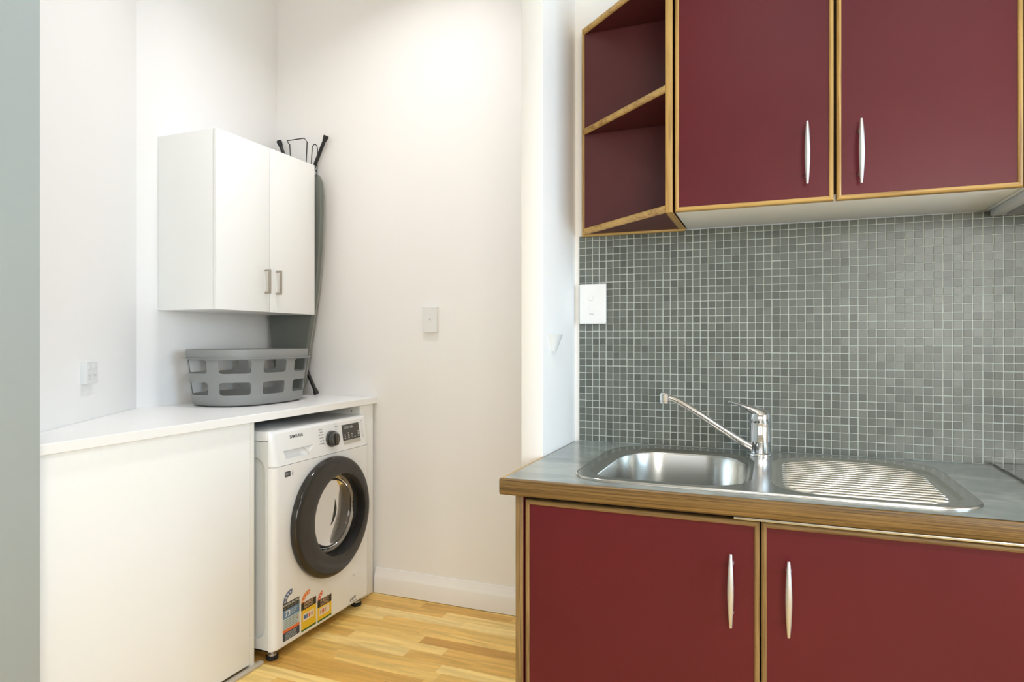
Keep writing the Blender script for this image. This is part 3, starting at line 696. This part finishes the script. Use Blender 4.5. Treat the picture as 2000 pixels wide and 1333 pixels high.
def cell(bm, s0, s1, h0, h1, hs0, hs1, hh0, hh1):
    rs, rh = 0.011/PER, 0.011
    inner = []
    # sides in order: right, top, left, bottom; K segments each
    def side(x0_, y0_, x1_, y1_): return [(x0_+(x1_-x0_)*i/K, y0_+(y1_-y0_)*i/K) for i in range(K)]
    outer = side(s1, h0, s1, h1)+side(s1, h1, s0, h1)+side(s0, h1, s0, h0)+side(s0, h0, s1, h0)
    base = side(hs1, hh0, hs1, hh1)+side(hs1, hh1, hs0, hh1)+side(hs0, hh1, hs0, hh0)+side(hs0, hh0, hs1, hh0)
    for u, v in base:   # round the corners
        cu = min(max(u, hs0+rs), hs1-rs); cv = min(max(v, hh0+rh), hh1-rh)
        du, dv = (u-cu)*PER, v-cv; l = math.hypot(du, dv)
        if l > rh: du, dv = du/l*rh, dv/l*rh
        inner.append((cu+du/PER, cv+dv))
    mid = [((a[0]*0.5+b_[0]*0.5), (a[1]*0.5+b_[1]*0.5)) for a, b_ in zip(inner, outer)]
    loft(bm, [[per(*p) for p in lp] for lp in (inner, mid, outer)], True)
bm = NB()
H0, H1, H2 = 0.034, 0.116, 0.1915
for c in range(NC):
    s0, s1 = c/NC+0.030, (c+1)/NC+0.030; g = 0.0270/PER
    cell(bm, s0, s1, H0, H1, s0+g, s1-g, 0.046, 0.098)
    cell(bm, s0, s1, H1, H2, s0+g, s1-g, 0.134, 0.1885)
NS = NC*K
ring = lambda h, off=0.0: [per(i/NS+0.030, h, off) for i in range(NS)]
loft(bm, [[per(i/NS+0.030, 0.0, -0.030)+Vector((0, 0, 0.004)) for i in range(NS)], [per(i/NS+0.030, 0.0, -0.014)+Vector((0, 0, 0.0015)) for i in range(NS)], [per(i/NS+0.030, 0.0, -0.004)+Vector((0, 0, 0.006)) for i in range(NS)], ring(0.016), ring(H0)], True, True, False)
loft(bm, [ring(H2), ring(HB)], True)
bmesh.ops.remove_doubles(bm, verts=bm.verts, dist=0.0004)
o = obj('basket_body', bm, 'basket', t)
sm = o.modifiers.new('thickness', 'SOLIDIFY'); sm.thickness = 0.003; sm.offset = -1
bm = NB()
loft(bm, [ring(HB, 0.0005), ring(HB, 0.015), ring(HB+0.0032, 0.015), ring(HB+0.004, 0.003), ring(HB+0.036, 0.002), ring(HB+0.039, 0.0005), ring(HB+0.039, -0.002), ring(HB+0.036, -0.0035), ring(HB, -0.0035), ring(HB, 0.0005)], True)
obj('rim', bm, 'basket', t)

# ------------------------------------------------------------------ switches, outlets, hook
t = thing('light_switch', (-1.4505, YS, 1.2286), 'white single light switch on the cream laundry wall', 'light switch')
bm = NB(); loft(bm, [[(x, YS-d, z) for x, z in rrect(-1.489+i, -1.412-i, 1.2286+i, 1.3465-i, 0.004, 3)] for d, i in ((0.0, 0), (0.013, 0), (0.0145, 0.0012))], True, False, True); obj('switch_plate', bm, 'plastic_white', t)
bm = NB(); lathe(bm, [(0.0062, -0.0145), (0.0062, -0.0165), (0.0052, -0.0185), (0.0005, -0.019)], (-1.4505, YS, 1.294), 'y', 20); obj('rocker', bm, 'plastic_white', t)

t = thing('power_outlet', (-0.511, YK, 1.2425), 'glossy white switched power point on the grey mosaic tiles', 'power outlet')
yk = YK-0.009
bm = NB(); loft(bm, [[(x, yk-d, z) for x, z in rrect(-0.549+i, -0.473-i, 1.2465+i, 1.3615-i, 0.003, 3)] for d, i in ((0.0, 0), (0.006, 0))], True, True, True); obj('plate_gap_shade', bm, 'gap_shade', t)  # near-black block painted as the shade behind the cover plate
bm = NB(); loft(bm, [[(x, yk-d, z) for x, z in rrect(-0.5532+i, -0.4692-i, 1.2425+i, 1.3654-i, 0.004, 4)] for d, i in ((0.006, 0), (0.0105, 0), (0.0125, 0.0015), (0.013, 0.004), (0.0132, 0.0075))], True, True, True); pp = obj('cover_plate', bm, 'plastic_white', t)
bm = NB(); lathe(bm, [(0.0095, -0.0131), (0.0090, -0.0150), (0.0072, -0.0155), (0.0068, -0.0142), (0.0005, -0.0140)], (-0.514, yk, 1.3225), 'y', 28); obj('round_button', bm, 'plastic_white', t)
bm = NB(); lathe(bm, [(0.0090, -0.0131), (0.0086, -0.0140), (0.0005, -0.0141)], (-0.514, yk, 1.290), 'y', 28); obj('round_button', bm, 'plastic_white', t)
bm = NB()
for z in (1.2755, 1.2715): box(bm, -0.521, -0.507, yk-0.0139, yk-0.0130, z-0.0005, z+0.0005)
obj('status_slot', bm, 'appliance_grey', t)

t = thing('wall_socket', tuple(P0+dw*0.4155+Vector((0, 0, 1.050))), 'white double socket outlet on the bright diagonal wall left of the wall cabinet', 'power outlet')
def DG(s, off, z): return tuple(P0+dw*s+nw*off+Vector((0, 0, z)))
bm = NB(); loft(bm, [[DG(u, d_, v) for u, v in rrect(0.375+i, 0.456-i, 1.048+i, 1.122-i, 0.003, 3)] for d_, i in ((0.0, 0), (0.016, 0), (0.0175, 0.001))], True, False, True); obj('socket_plate', bm, 'plastic_white', t)
bm = NB()
for u in (0.397, 0.434):
    for a, b_, ang in ((-0.0062, 0.004, 0.5), (0.0062, 0.004, -0.5), (0, -0.007, 0.0)):
        vs = []
        for p, q in ((-0.0011, -0.0042), (0.0011, -0.0042), (0.0011, 0.0042), (-0.0011, 0.0042)):
            vs.append(bm.verts.new(DG(u+a+p*math.cos(ang)-q*math.sin(ang), 0.0177, 1.072+b_+p*math.sin(ang)+q*math.cos(ang))))
        bm.faces.new(vs)
obj('pin_slots', bm, 'appliance_grey', t)
for u in (0.397, 0.434):
    bm = NB(); lp = rrect(u-0.0055, u+0.0055, 1.097, 1.112, 0.002, 2)
    loft(bm, [[DG(a, 0.0172, b_) for a, b_ in lp], [DG(a, 0.0200, b_) for a, b_ in lp]], True, False, True); obj('rocker', bm, 'plastic_white', t)

t = thing('wall_hook', (XN, 1.742, 1.160), 'small white flared plastic holder on the partition wall', 'wall hook')
bm = NB(); n = 20; lo = []
for h, ry, rx in ((0.0, 0.0135, 0.010), (0.048, 0.046, 0.026)):
    lo.append([(XN+rx*math.sin(PI*i/n), 1.742-ry*math.cos(PI*i/n), 1.160+h) for i in range(n+1)])
loft(bm, lo, False); o = obj('cup', bm, 'plastic_white', t); sm = o.modifiers.new('thickness', 'SOLIDIFY'); sm.thickness = 0.002
bm = NB(); loft(bm, [[(XN+0.0003, 1.742-a, 1.160) for a in (0.0135, -0.0135)]+[(XN+0.0003, 1.742+0.046, 1.208), (XN+0.0003, 1.742-0.046, 1.208)], [(XN+0.002, 1.742-a, 1.160) for a in (0.0135, -0.0135)]+[(XN+0.002, 1.742+0.046, 1.208), (XN+0.002, 1.742-0.046, 1.208)]], True, True, True); obj('back_plate', bm, 'plastic_white', t)

# ------------------------------------------------------------------ mosaic splashback
YT = YK-0.008
bm = NB(); XT1 = 1.40; NX = int((XT1-TX0)/PITCH); NZ = 30
box(bm, TX0, TX0+NX*PITCH, YT+0.0009, YK-0.0004, 0.8805, 1.5155, mi=1)
rnd = random.Random(3)
for i in range(NX):
    for j in range(NZ):
        ax, az = TX0+i*PITCH+0.0012, TZ0+j*PITCH+0.0009; bx_, bz_ = ax+PITCH-0.0024, az+PITCH-0.0018
        if j == 0: az = 0.8815
        bz_ = min(bz_, 1.5150)
        sx_, sz_ = rnd.gauss(0, 0.006), rnd.gauss(0, 0.007); jx, jz = rnd.uniform(-.0003, .0003), rnd.uniform(-.0004, .0004)
        cx_, cz_ = (ax+bx_)/2, (az+bz_)/2; dy = rnd.uniform(-0.0003, 0.0003)
        def yy(x, z, d): return YT+d+dy+(x-cx_)*sx_+(z-cz_)*sz_
        oc = [(ax+jx, az+jz), (bx_+jx, az+jz), (bx_+jx, bz_+jz), (ax+jx, bz_+jz)]
        e = 0.0006; ic = [(ax+jx+e, az+jz+e), (bx_+jx-e, az+jz+e), (bx_+jx-e, bz_+jz-e), (ax+jx+e, bz_+jz-e)]
        vb = [bm.verts.new((x, YT+0.003, z)) for x, z in oc]; v0 = [bm.verts.new((x, yy(x, z, 0.0005), z)) for x, z in oc]; v1 = [bm.verts.new((x, yy(x, z, 0.0), z)) for x, z in ic]
        for k in range(4):
            l = (k+1) % 4; bm.faces.new((vb[k], vb[l], v0[l], v0[k])); bm.faces.new((v0[k], v0[l], v1[l], v1[k]))
        bm.faces.new(v1)
tag(obj('mosaic_splashback', bm, ['tile', 'grout'], None, (0.4, YK-0.004, 0.88), sharp=15), 'grey green glass mosaic tile splashback with pale grout behind the sink', 'splashback')

# ------------------------------------------------------------------ kitchen bench
ZC = 0.880; YFt = 1.352
SX0, SX1, SY0, SY1 = -0.428, 0.373, 1.400, 1.917
sink_outer = rrect(SX0, SX1, SY0, SY1, [0.14, 0.15, 0.085, 0.085], 12)
cut = rrect(SX0+0.014, SX1-0.014, SY0+0.012, SY1-0.012, [0.13, 0.14, 0.075, 0.075], 12)
t = thing('kitchen_benchtop', (0.3, 1.65, 0.843), 'grey cloudy laminate kitchen benchtop with thick oak front edge', 'benchtop')
bm = NB()
top = [(-0.5635, 1.3625), (1.38, 1.3625), (1.38, YT-0.001), (-0.5625, YT-0.001)]
plate(bm, top, [cut], lambda u, v: (u, v, ZC)); plate(bm, top, [cut], lambda u, v: (u, v, 0.846))
loft(bm, [[(u, v, ZC) for u, v in top], [(u, v, 0.846) for u, v in top]], True); loft(bm, [[(u, v, ZC) for u, v in cut], [(u, v, 0.846) for u, v in cut]], True)
bmesh.ops.remove_doubles(bm, verts=bm.verts, dist=0.0001)
obj('laminate_top', bm, 'laminate', t)
bm = NB(); pr = [(1.3622, 0.8435), (1.3555, 0.8435), (1.3528, 0.8450), (1.3520, 0.8475), (1.3520, 0.8745), (1.3530, 0.8780), (1.3555, 0.8800), (1.3590, 0.8806), (1.3622, 0.8802)]
def ends(x, ins): return [(x, y+(ins if y < 1.356 else 0), z+(ins if z < 0.846 else (-ins if z > 0.878 else 0))) for y, z in pr]
loft(bm, [ends(-0.5720, 0.0025), ends(-0.5708, 0.0008), ends(-0.5690, 0), ends(1.38, 0)], True, True, True); obj('front_edging', bm, 'wood_bx', t, sharp=50)
bm = NB(); box(bm, -0.5700, -0.5636, 1.3624, 1.6535, 0.8460, 0.8800, 0.0008); obj('end_edging', bm, 'wood_y', t)
bm = NB(); box(bm, -0.07, 1.38, 1.3535, 1.3565, 0.8385, 0.8433, 0.0008); obj('drip_strip', bm, 'alu', t)

# ------------------------------------------------------------------ sink
t = thing('kitchen_sink', (-0.03, 1.66, ZC), 'stainless steel sink with round-cornered bowl and ribbed drainer', 'sink')
ZS = ZC+0.0050
def rr_at(x0, x1, y0, y1, r, z, k=10): return [(x, y, z) for x, y in rrect(x0, x1, y0, y1, r, k)]
bowl = (-0.402, -0.040, 1.428, 1.872); br = [0.13, 0.135, 0.09, 0.11]
drn = (0.000, 0.345, 1.424, 1.876); drr = [0.15, 0.13, 0.10, 0.075]
bm = NB()
bl = rrect(*bowl, br, 10); dl = rrect(*drn, drr, 10)
plate(bm, [(x, y) for x, y in rrect(SX0+0.006, SX1-0.006, SY0+0.006, SY1-0.006, [0.135, 0.145, 0.08, 0.08], 12)], [bl, dl], lambda u, v: (u, v, ZS))
lp = []
for i, z in ((0.006, ZS), (0.003, ZS+0.0006), (0.0012, ZS-0.0006), (0.0, ZC+0.0015), (0.0, ZC+0.0003)):
    lp.append([(x, y, z) for x, y in rrect(SX0+i, SX1-i, SY0+i, SY1-i, [0.141-i, 0.151-i, 0.086-i, 0.086-i], 12)])
loft(bm, lp, True)
obj('sink_top', bm, 'steel', t, sharp=40)
def shrink(b_, r_, i): return (b_[0]+i, b_[1]-i, b_[2]+i, b_[3]-i), [max(x-i, 0.02) for x in r_]
bm = NB(); lp = []
for i, z in ((0, ZS), (0.0015, ZS-0.0008), (0.006, ZS-0.0045), (0.0095, ZS-0.0062), (0.0155, ZS-0.0070), (0.0175, ZS-0.0085), (0.0185, ZS-0.013), (0.022, ZS-0.13), (0.027, ZS-0.150), (0.036, ZS-0.160), (0.050, ZS-0.163)):
    b_, r_ = shrink(bowl, br, i); lp.append(rr_at(*b_, r_, z))
loft(bm, lp, True); b_, r_ = shrink(bowl, br, 0.05); fl = rrect(*b_, r_, 10); wc = (-0.221, 1.65)
hl = [(wc[0]+0.045*math.cos(2*PI*k/40), wc[1]+0.045*math.sin(2*PI*k/40)) for k in range(40)]
plate(bm, fl, [hl], lambda u, v: (u, v, ZS-0.163-0.0))
obj('bowl', bm, 'steel', t, sharp=50)
bm = NB(); lathe(bm, [(0.0455, 0.0), (0.044, 0.001), (0.040, -0.003), (0.036, -0.012), (0.0005, -0.014)], (wc[0], wc[1], ZS-0.163), 'z', 40); lathe(bm, [(0.028, -0.010), (0.027, -0.004), (0.010, -0.002), (0.0005, 0.002)], (wc[0], wc[1], ZS-0.163), 'z', 32); obj('waste', bm, 'steel_rim', t)
bm = NB(); lp = []
for i, z in ((0, ZS), (0.0015, ZS-0.0006), (0.007, ZS-0.004), (0.010, ZS-0.0048), (0.014, ZS-0.0050)):
    b_, r_ = shrink(drn, drr, i); lp.append(rr_at(*b_, r_, z))
loft(bm, lp, True, False, True)
b_, r_ = shrink(drn, drr, 0.022); poly = rrect(*b_, r_, 16)
NR = 17
for k in range(NR):
    y = b_[2]+0.006+(b_[3]-b_[2]-0.012)*k/(NR-1); xs = []
    for i in range(len(poly)):
        p, q = poly[i], poly[(i+1) % len(poly)]
        if (p[1]-y)*(q[1]-y) < 0: xs.append(p[0]+(q[0]-p[0])*(y-p[1])/(q[1]-p[1]))
    if len(xs) < 2: continue
    a, c = min(xs), max(xs); pr2 = [(-0.0078, 0), (-0.0070, 0.0020), (-0.0048, 0.0040), (0, 0.0050), (0.0048, 0.0040), (0.0070, 0.0020), (0.0078, 0)]
    loft(bm, [[(x, y+u*s*0.85, ZS-0.0051+w*s*1.05) for u, w in pr2] for x, s in ((a, 0.05), (a+0.004, 0.7), (a+0.010, 1), (c-0.010, 1), (c-0.004, 0.7), (c, 0.05))], False)
obj('drainer', bm, 'steel_rib', t, sharp=60)

# ------------------------------------------------------------------ mixer tap
TP = Vector((-0.030, 1.858, ZS+0.0003)); td = Vector((-1, -0.35, 0)).normalized()
t = thing('mixer_tap', tuple(TP), 'chrome single-lever mixer tap with long rising spout behind the sink', 'tap')
bm = NB(); lathe(bm, [(0.0005, 0.0), (0.0300, 0.0), (0.0305, 0.003), (0.0290, 0.0065), (0.0265, 0.008), (0.0262, 0.036), (0.0266, 0.037), (0.0266, 0.0385), (0.0262, 0.039), (0.0262, 0.0870), (0.0005, 0.088)], TP, 'z', 48); obj('tap_body', bm, 'chrome', t, sharp=50)
bm = NB(); lathe(bm, [(0.0255, 0.0870), (0.0262, 0.0885), (0.0262, 0.1000), (0.0250, 0.1090), (0.0215, 0.1160), (0.0150, 0.1205), (0.0005, 0.1225)], TP, 'z', 48)
cap = obj('cartridge_cap', bm, 'chrome', t)
bm = NB(); lvp = [(-0.010, 0.112), (0.008, 0.118), (0.024, 0.1245), (0.040, 0.1315), (0.060, 0.1390), (0.078, 0.1440), (0.086, 0.1445)]
sweep(bm, [TP+td*s+Vector((0, 0, z-0.002)) for s, z in lvp], [(0.021, 0.0115), (0.022, 0.0130), (0.0185, 0.0105), (0.0130, 0.0060), (0.0105, 0.0036), (0.0100, 0.0030), (0.0085, 0.0024)], 20); obj('lever', bm, 'chrome', cap)
bm = NB(); sp = bez([TP+td*s+Vector((0, 0, z-0.8853)) for s, z in ((0.018, 0.905), (0.050, 0.922), (0.114, 0.9635), (0.168, 1.000), (0.214, 1.0275), (0.232, 1.0355), (0.247, 1.0400), (0.258, 1.0410))], 5)
nS = len(sp); sweep(bm, sp, [0.0112-0.0042*min(1, i/(nS*0.8)) for i in range(nS)], 18); spo = obj('spout', bm, 'chrome', t)
bm = NB(); e_ = TP+td*0.252; lathe(bm, [(0.0005, 0.002), (0.0100, 0.001), (0.0125, -0.002), (0.0128, -0.020), (0.0115, -0.0215), (0.0115, -0.0270), (0.0005, -0.0270)], (e_.x, e_.y, 1.0500), 'z', 28); obj('nozzle', bm, 'chrome', spo)

# ------------------------------------------------------------------ cooktop
t = thing('cooktop', (0.80, 1.70, ZC), 'black ceramic glass cooktop set in the bench right of the sink', 'cooktop')
bm = NB(); loft(bm, [[(x, y, ZC+h) for x, y in rrect(0.511+i, 1.091-i, 1.445+i, 1.950-i, 0.006, 4)] for h, i in ((0.0003, 0), (0.0045, 0), (0.0055, 0.001))], True, True, True); obj('glass_plate', bm, 'glassblack', t)
for x, y, r in ((0.65, 1.83, 0.09), (0.65, 1.57, 0.072), (0.94, 1.83, 0.072), (0.94, 1.57, 0.09)):
    bm = NB(); lathe(bm, [(r, 0.0058), (r-0.002, 0.0058)], (x, y, ZC), 'z', 48); obj('burner_ring', bm, 'appliance_grey', t)

# ------------------------------------------------------------------ base cabinet
def bow_handle(par, x, yd, zc, L=0.1455, so=0.027):
    bm = NB(); n = 16; pts = []; rad = []
    for i in range(n+1):
        u = 2*i/n-1; pts.append((x, yd-so+0.0075*u*u, zc+u*L/2)); k = (1-abs(u)**1.7); rad.append((0.0027+0.0036*k, 0.0022+0.0022*k))
    sweep(bm, pts, rad, 16, up=(0, 1, 0)); h_ = obj('handle', bm, 'satin', par)
    for s in (-1, 1):
        bm = NB(); lathe(bm, [(0.0055, 0.0), (0.0042, -0.004), (0.0036, -so+0.004)], (x, yd, zc+s*L*0.34), 'y', 14); obj('post', bm, 'satin', h_)
def edged_door(par, x0, x1, z0, z1, yf, mats, hx, hz, panel='maroon'):
    bm = NB(); box(bm, x0+0.0101, x1-0.0101, yf+0.0035, yf+0.0185, z0+0.0101, z1-0.0101); dd = obj('door', bm, panel, par)
    bm = NB(); ring_frame(bm, x0, x1, z0, z1, yf, EDGE); obj('edging', bm, mats, dd, sharp=60)
    bow_handle(dd, hx, yf+0.0035, hz); return dd
t = thing('base_cabinet', (0.22, 1.66, 0), 'maroon oak-edged base cabinet with bow handles under the kitchen sink', 'cabinet')
YD = 1.3700
bm = NB(); box(bm, -0.5383, -0.5203, YD+0.0025, 1.9595, 0.0, 0.8430, 0.0008); g = obj('side_panel', bm, 'maroon', t)
bm = NB(); box(bm, -0.5383, -0.5203, YD-0.0005, YD+0.0022, 0.0, 0.8430, 0.001); obj('edging', bm, 'wood_bz', g)
bm = NB(); box(bm, 1.360, 1.378, YD, 1.9595, 0.0, 0.8430, 0.0008); obj('side_panel', bm, 'maroon', t)
bm = NB(); box(bm, -0.5195, 1.359, 1.45, 1.465, 0.0, 0.12); obj('kickboard', bm, 'maroon', t)
bm = NB(); box(bm, -0.5195, 1.359, YD+0.0235, 1.955, 0.125, 0.141); obj('bottom_panel', bm, 'melamine', t)
bm = NB(); box(bm, -0.5195, 1.359, YD+0.0235, YD+0.040, 0.60, 0.8425); obj('front_rail', bm, 'gap_shade', t)  # rail coloured near-black as painted shade in the door gaps
bm = NB(); box(bm, -0.5195, 1.359, 1.945, 1.9595, 0.142, 0.8425); obj('back_panel', bm, 'melamine', t)
for (a, c, hx, hz) in ((-0.5160, -0.0220, -0.0755, 0.6955), (-0.0193, 0.4745, 0.0300, 0.6940), (0.4775, 0.9140, 0.8600, 0.6950), (0.9170, 1.3570, 0.9710, 0.6950)):
    edged_door(t, a, c, 0.130, 0.8330, YD, ['wood_bh', 'wood_bz'], hx, hz)

# ------------------------------------------------------------------ upper cabinets
ZU0, ZU1, YU = 1.5175, 2.1530, 1.679
t = thing('upper_cabinet', (0.133, 1.82, ZU0), 'maroon oak-edged two-door wall cabinet over the sink', 'cabinet')
bm = NB(); box(bm, -0.2295, 0.4960, YU+0.0210, 1.9595, ZU0+0.0008, ZU0+0.0168, 0.0008); obj('bottom_panel', bm, 'melamine', t)
bm = NB(); box(bm, -0.2295, 0.4960, YU+0.0210, 1.9595, ZU1-0.0168, ZU1-0.0008, 0.0008); obj('top_panel', bm, 'melamine', t)
for a in (-0.2295, 0.4800):
    bm = NB(); box(bm, a, a+0.016, YU+0.0210, 1.9595, ZU0+0.0172, ZU1-0.0172); obj('side_panel', bm, 'melamine', t)
bm = NB(); box(bm, -0.2130, 0.4795, YU+0.0225, YU+0.024, ZU0+0.0172, ZU1-0.0172); obj('door_gap_shade', bm, 'gap_shade', t)  # thin near-black sheet added as painted shade between the doors
edged_door(t, -0.2282, 0.1337, ZU0, ZU1, YU, ['wood_x', 'wood_z'], 0.0768, 1.6300)
edged_door(t, 0.1392, 0.4952, ZU0, ZU1, YU, ['wood_x', 'wood_z'], 0.1888, 1.6220)
t = thing('hood_cabinet', (0.75, 1.82, ZU0), 'maroon wall cabinet at the right frame edge over the range hood', 'cabinet')
bm = NB(); box(bm, 0.5000, 1.0960, YU+0.0210, 1.9595, ZU0+0.0008, ZU1-0.0008, 0.0008); obj('carcass', bm, 'melamine', t)
edged_door(t, 0.4995, 0.7965, ZU0, ZU1, YU, ['wood_x', 'wood_z'], 0.745, 1.62); edged_door(t, 0.7995, 1.0965, ZU0, ZU1, YU, ['wood_x', 'wood_z'], 0.852, 1.62)
t = thing('range_hood', (0.80, 1.80, 1.49), 'pale grey slide-out range hood under the right wall cabinet', 'range hood')
bm = NB(); box(bm, 0.5080, 1.0900, 1.690, 1.9595, 1.5030, 1.5168, 0.002); obj('hood_body', bm, 'hood', t)
bm = NB(); box(bm, 0.535, 1.06, 1.72, 1.93, 1.4990, 1.5028, 0.001); obj('filter', bm, 'appliance_grey', t)
bm = NB(); box(bm, 0.5500, 0.78, 1.845, 1.860, 1.4950, 1.4988, 0.001); obj('filter_latch', bm, 'plastic_white', t)

# open corner shelves at the left end of the upper cabinets
t = thing('corner_shelf', (-0.39, 1.90, ZU0), 'maroon open corner shelf unit with slanting oak-edged shelves', 'shelf')
XS0, XS1 = -0.5435, -0.2339; ZB, ZM, ZT = 1.5160, 1.8247, 2.1335
YB = 1.944
bm = NB(); box(bm, XS0+0.0085, XS1-0.0170, YB, YB+0.0155, ZB+0.0060, ZT+0.0195); bp_ = obj('back_panel', bm, 'maroon_inner', t)
bm = NB(); box(bm, XS0, XS0+0.0082, YB-0.001, YB+0.0155, ZB-0.0042, ZT+0.0195, 0.0012); obj('edging', bm, 'wood_z', bp_)
bm = NB(); box(bm, XS0+0.0084, XS1, YB-0.001, YB+0.0155, ZB-0.0042, ZB+0.0058, 0.0012); obj('edging', bm, 'wood_x', bp_)
bm = NB(); box(bm, XS1-0.0162, XS1, YU+0.0125, YB-0.0012, ZB+0.0030, ZT+0.0195); rp = obj('side_panel', bm, 'maroon_inner', t)
bm = NB(); box(bm, XS1-0.0166, XS1+0.0003, YU-0.0005, YU+0.0122, ZB-0.0005, ZT+0.0200, 0.0022); obj('edging', bm, 'wood_z', rp)
bm = NB(); box(bm, XS1-0.0166, XS1+0.0003, YU+0.0124, YB-0.0014, ZB-0.0008, ZB+0.0028, 0.0008); obj('edging', bm, 'wood_y', rp)
A_ = Vector((XS0+0.0090, YB-0.0015, 0)); B_ = Vector((XS1-0.0170, YU+0.0085, 0)); C_ = Vector((XS1-0.0170, YB-0.0015, 0)); dd_ = (B_-A_).normalized(); nn = Vector((dd_.y, -dd_.x, 0))
for z0_, z1_ in ((ZB+0.0012, ZB+0.0200), (ZM, ZM+0.0185), (ZT+0.0002, ZT+0.0187)):
    bm = NB(); loft(bm, [[tuple(p+Vector((0, 0, z))) for p in (A_+dd_*0.012-nn*0.0, B_-nn*0.002, C_)] for z in (z0_, z1_)], True, True, True); sh = obj('shelf', bm, 'maroon_inner', t)
    bm = NB(); hh_ = (z1_-z0_)/2; zc = (z0_+z1_)/2; n = 8
    def prof(p): return [tuple(p+nn*(0.0075*math.cos(-PI/2+PI*i/n)+0.0002)+Vector((0, 0, zc+(hh_+0.0006)*math.sin(-PI/2+PI*i/n)))) for i in range(n+1)]
    loft(bm, [prof(A_+dd_*0.001), prof(B_+dd_*0.004)], True, True, True); obj('edging', bm, 'wood_x', sh)
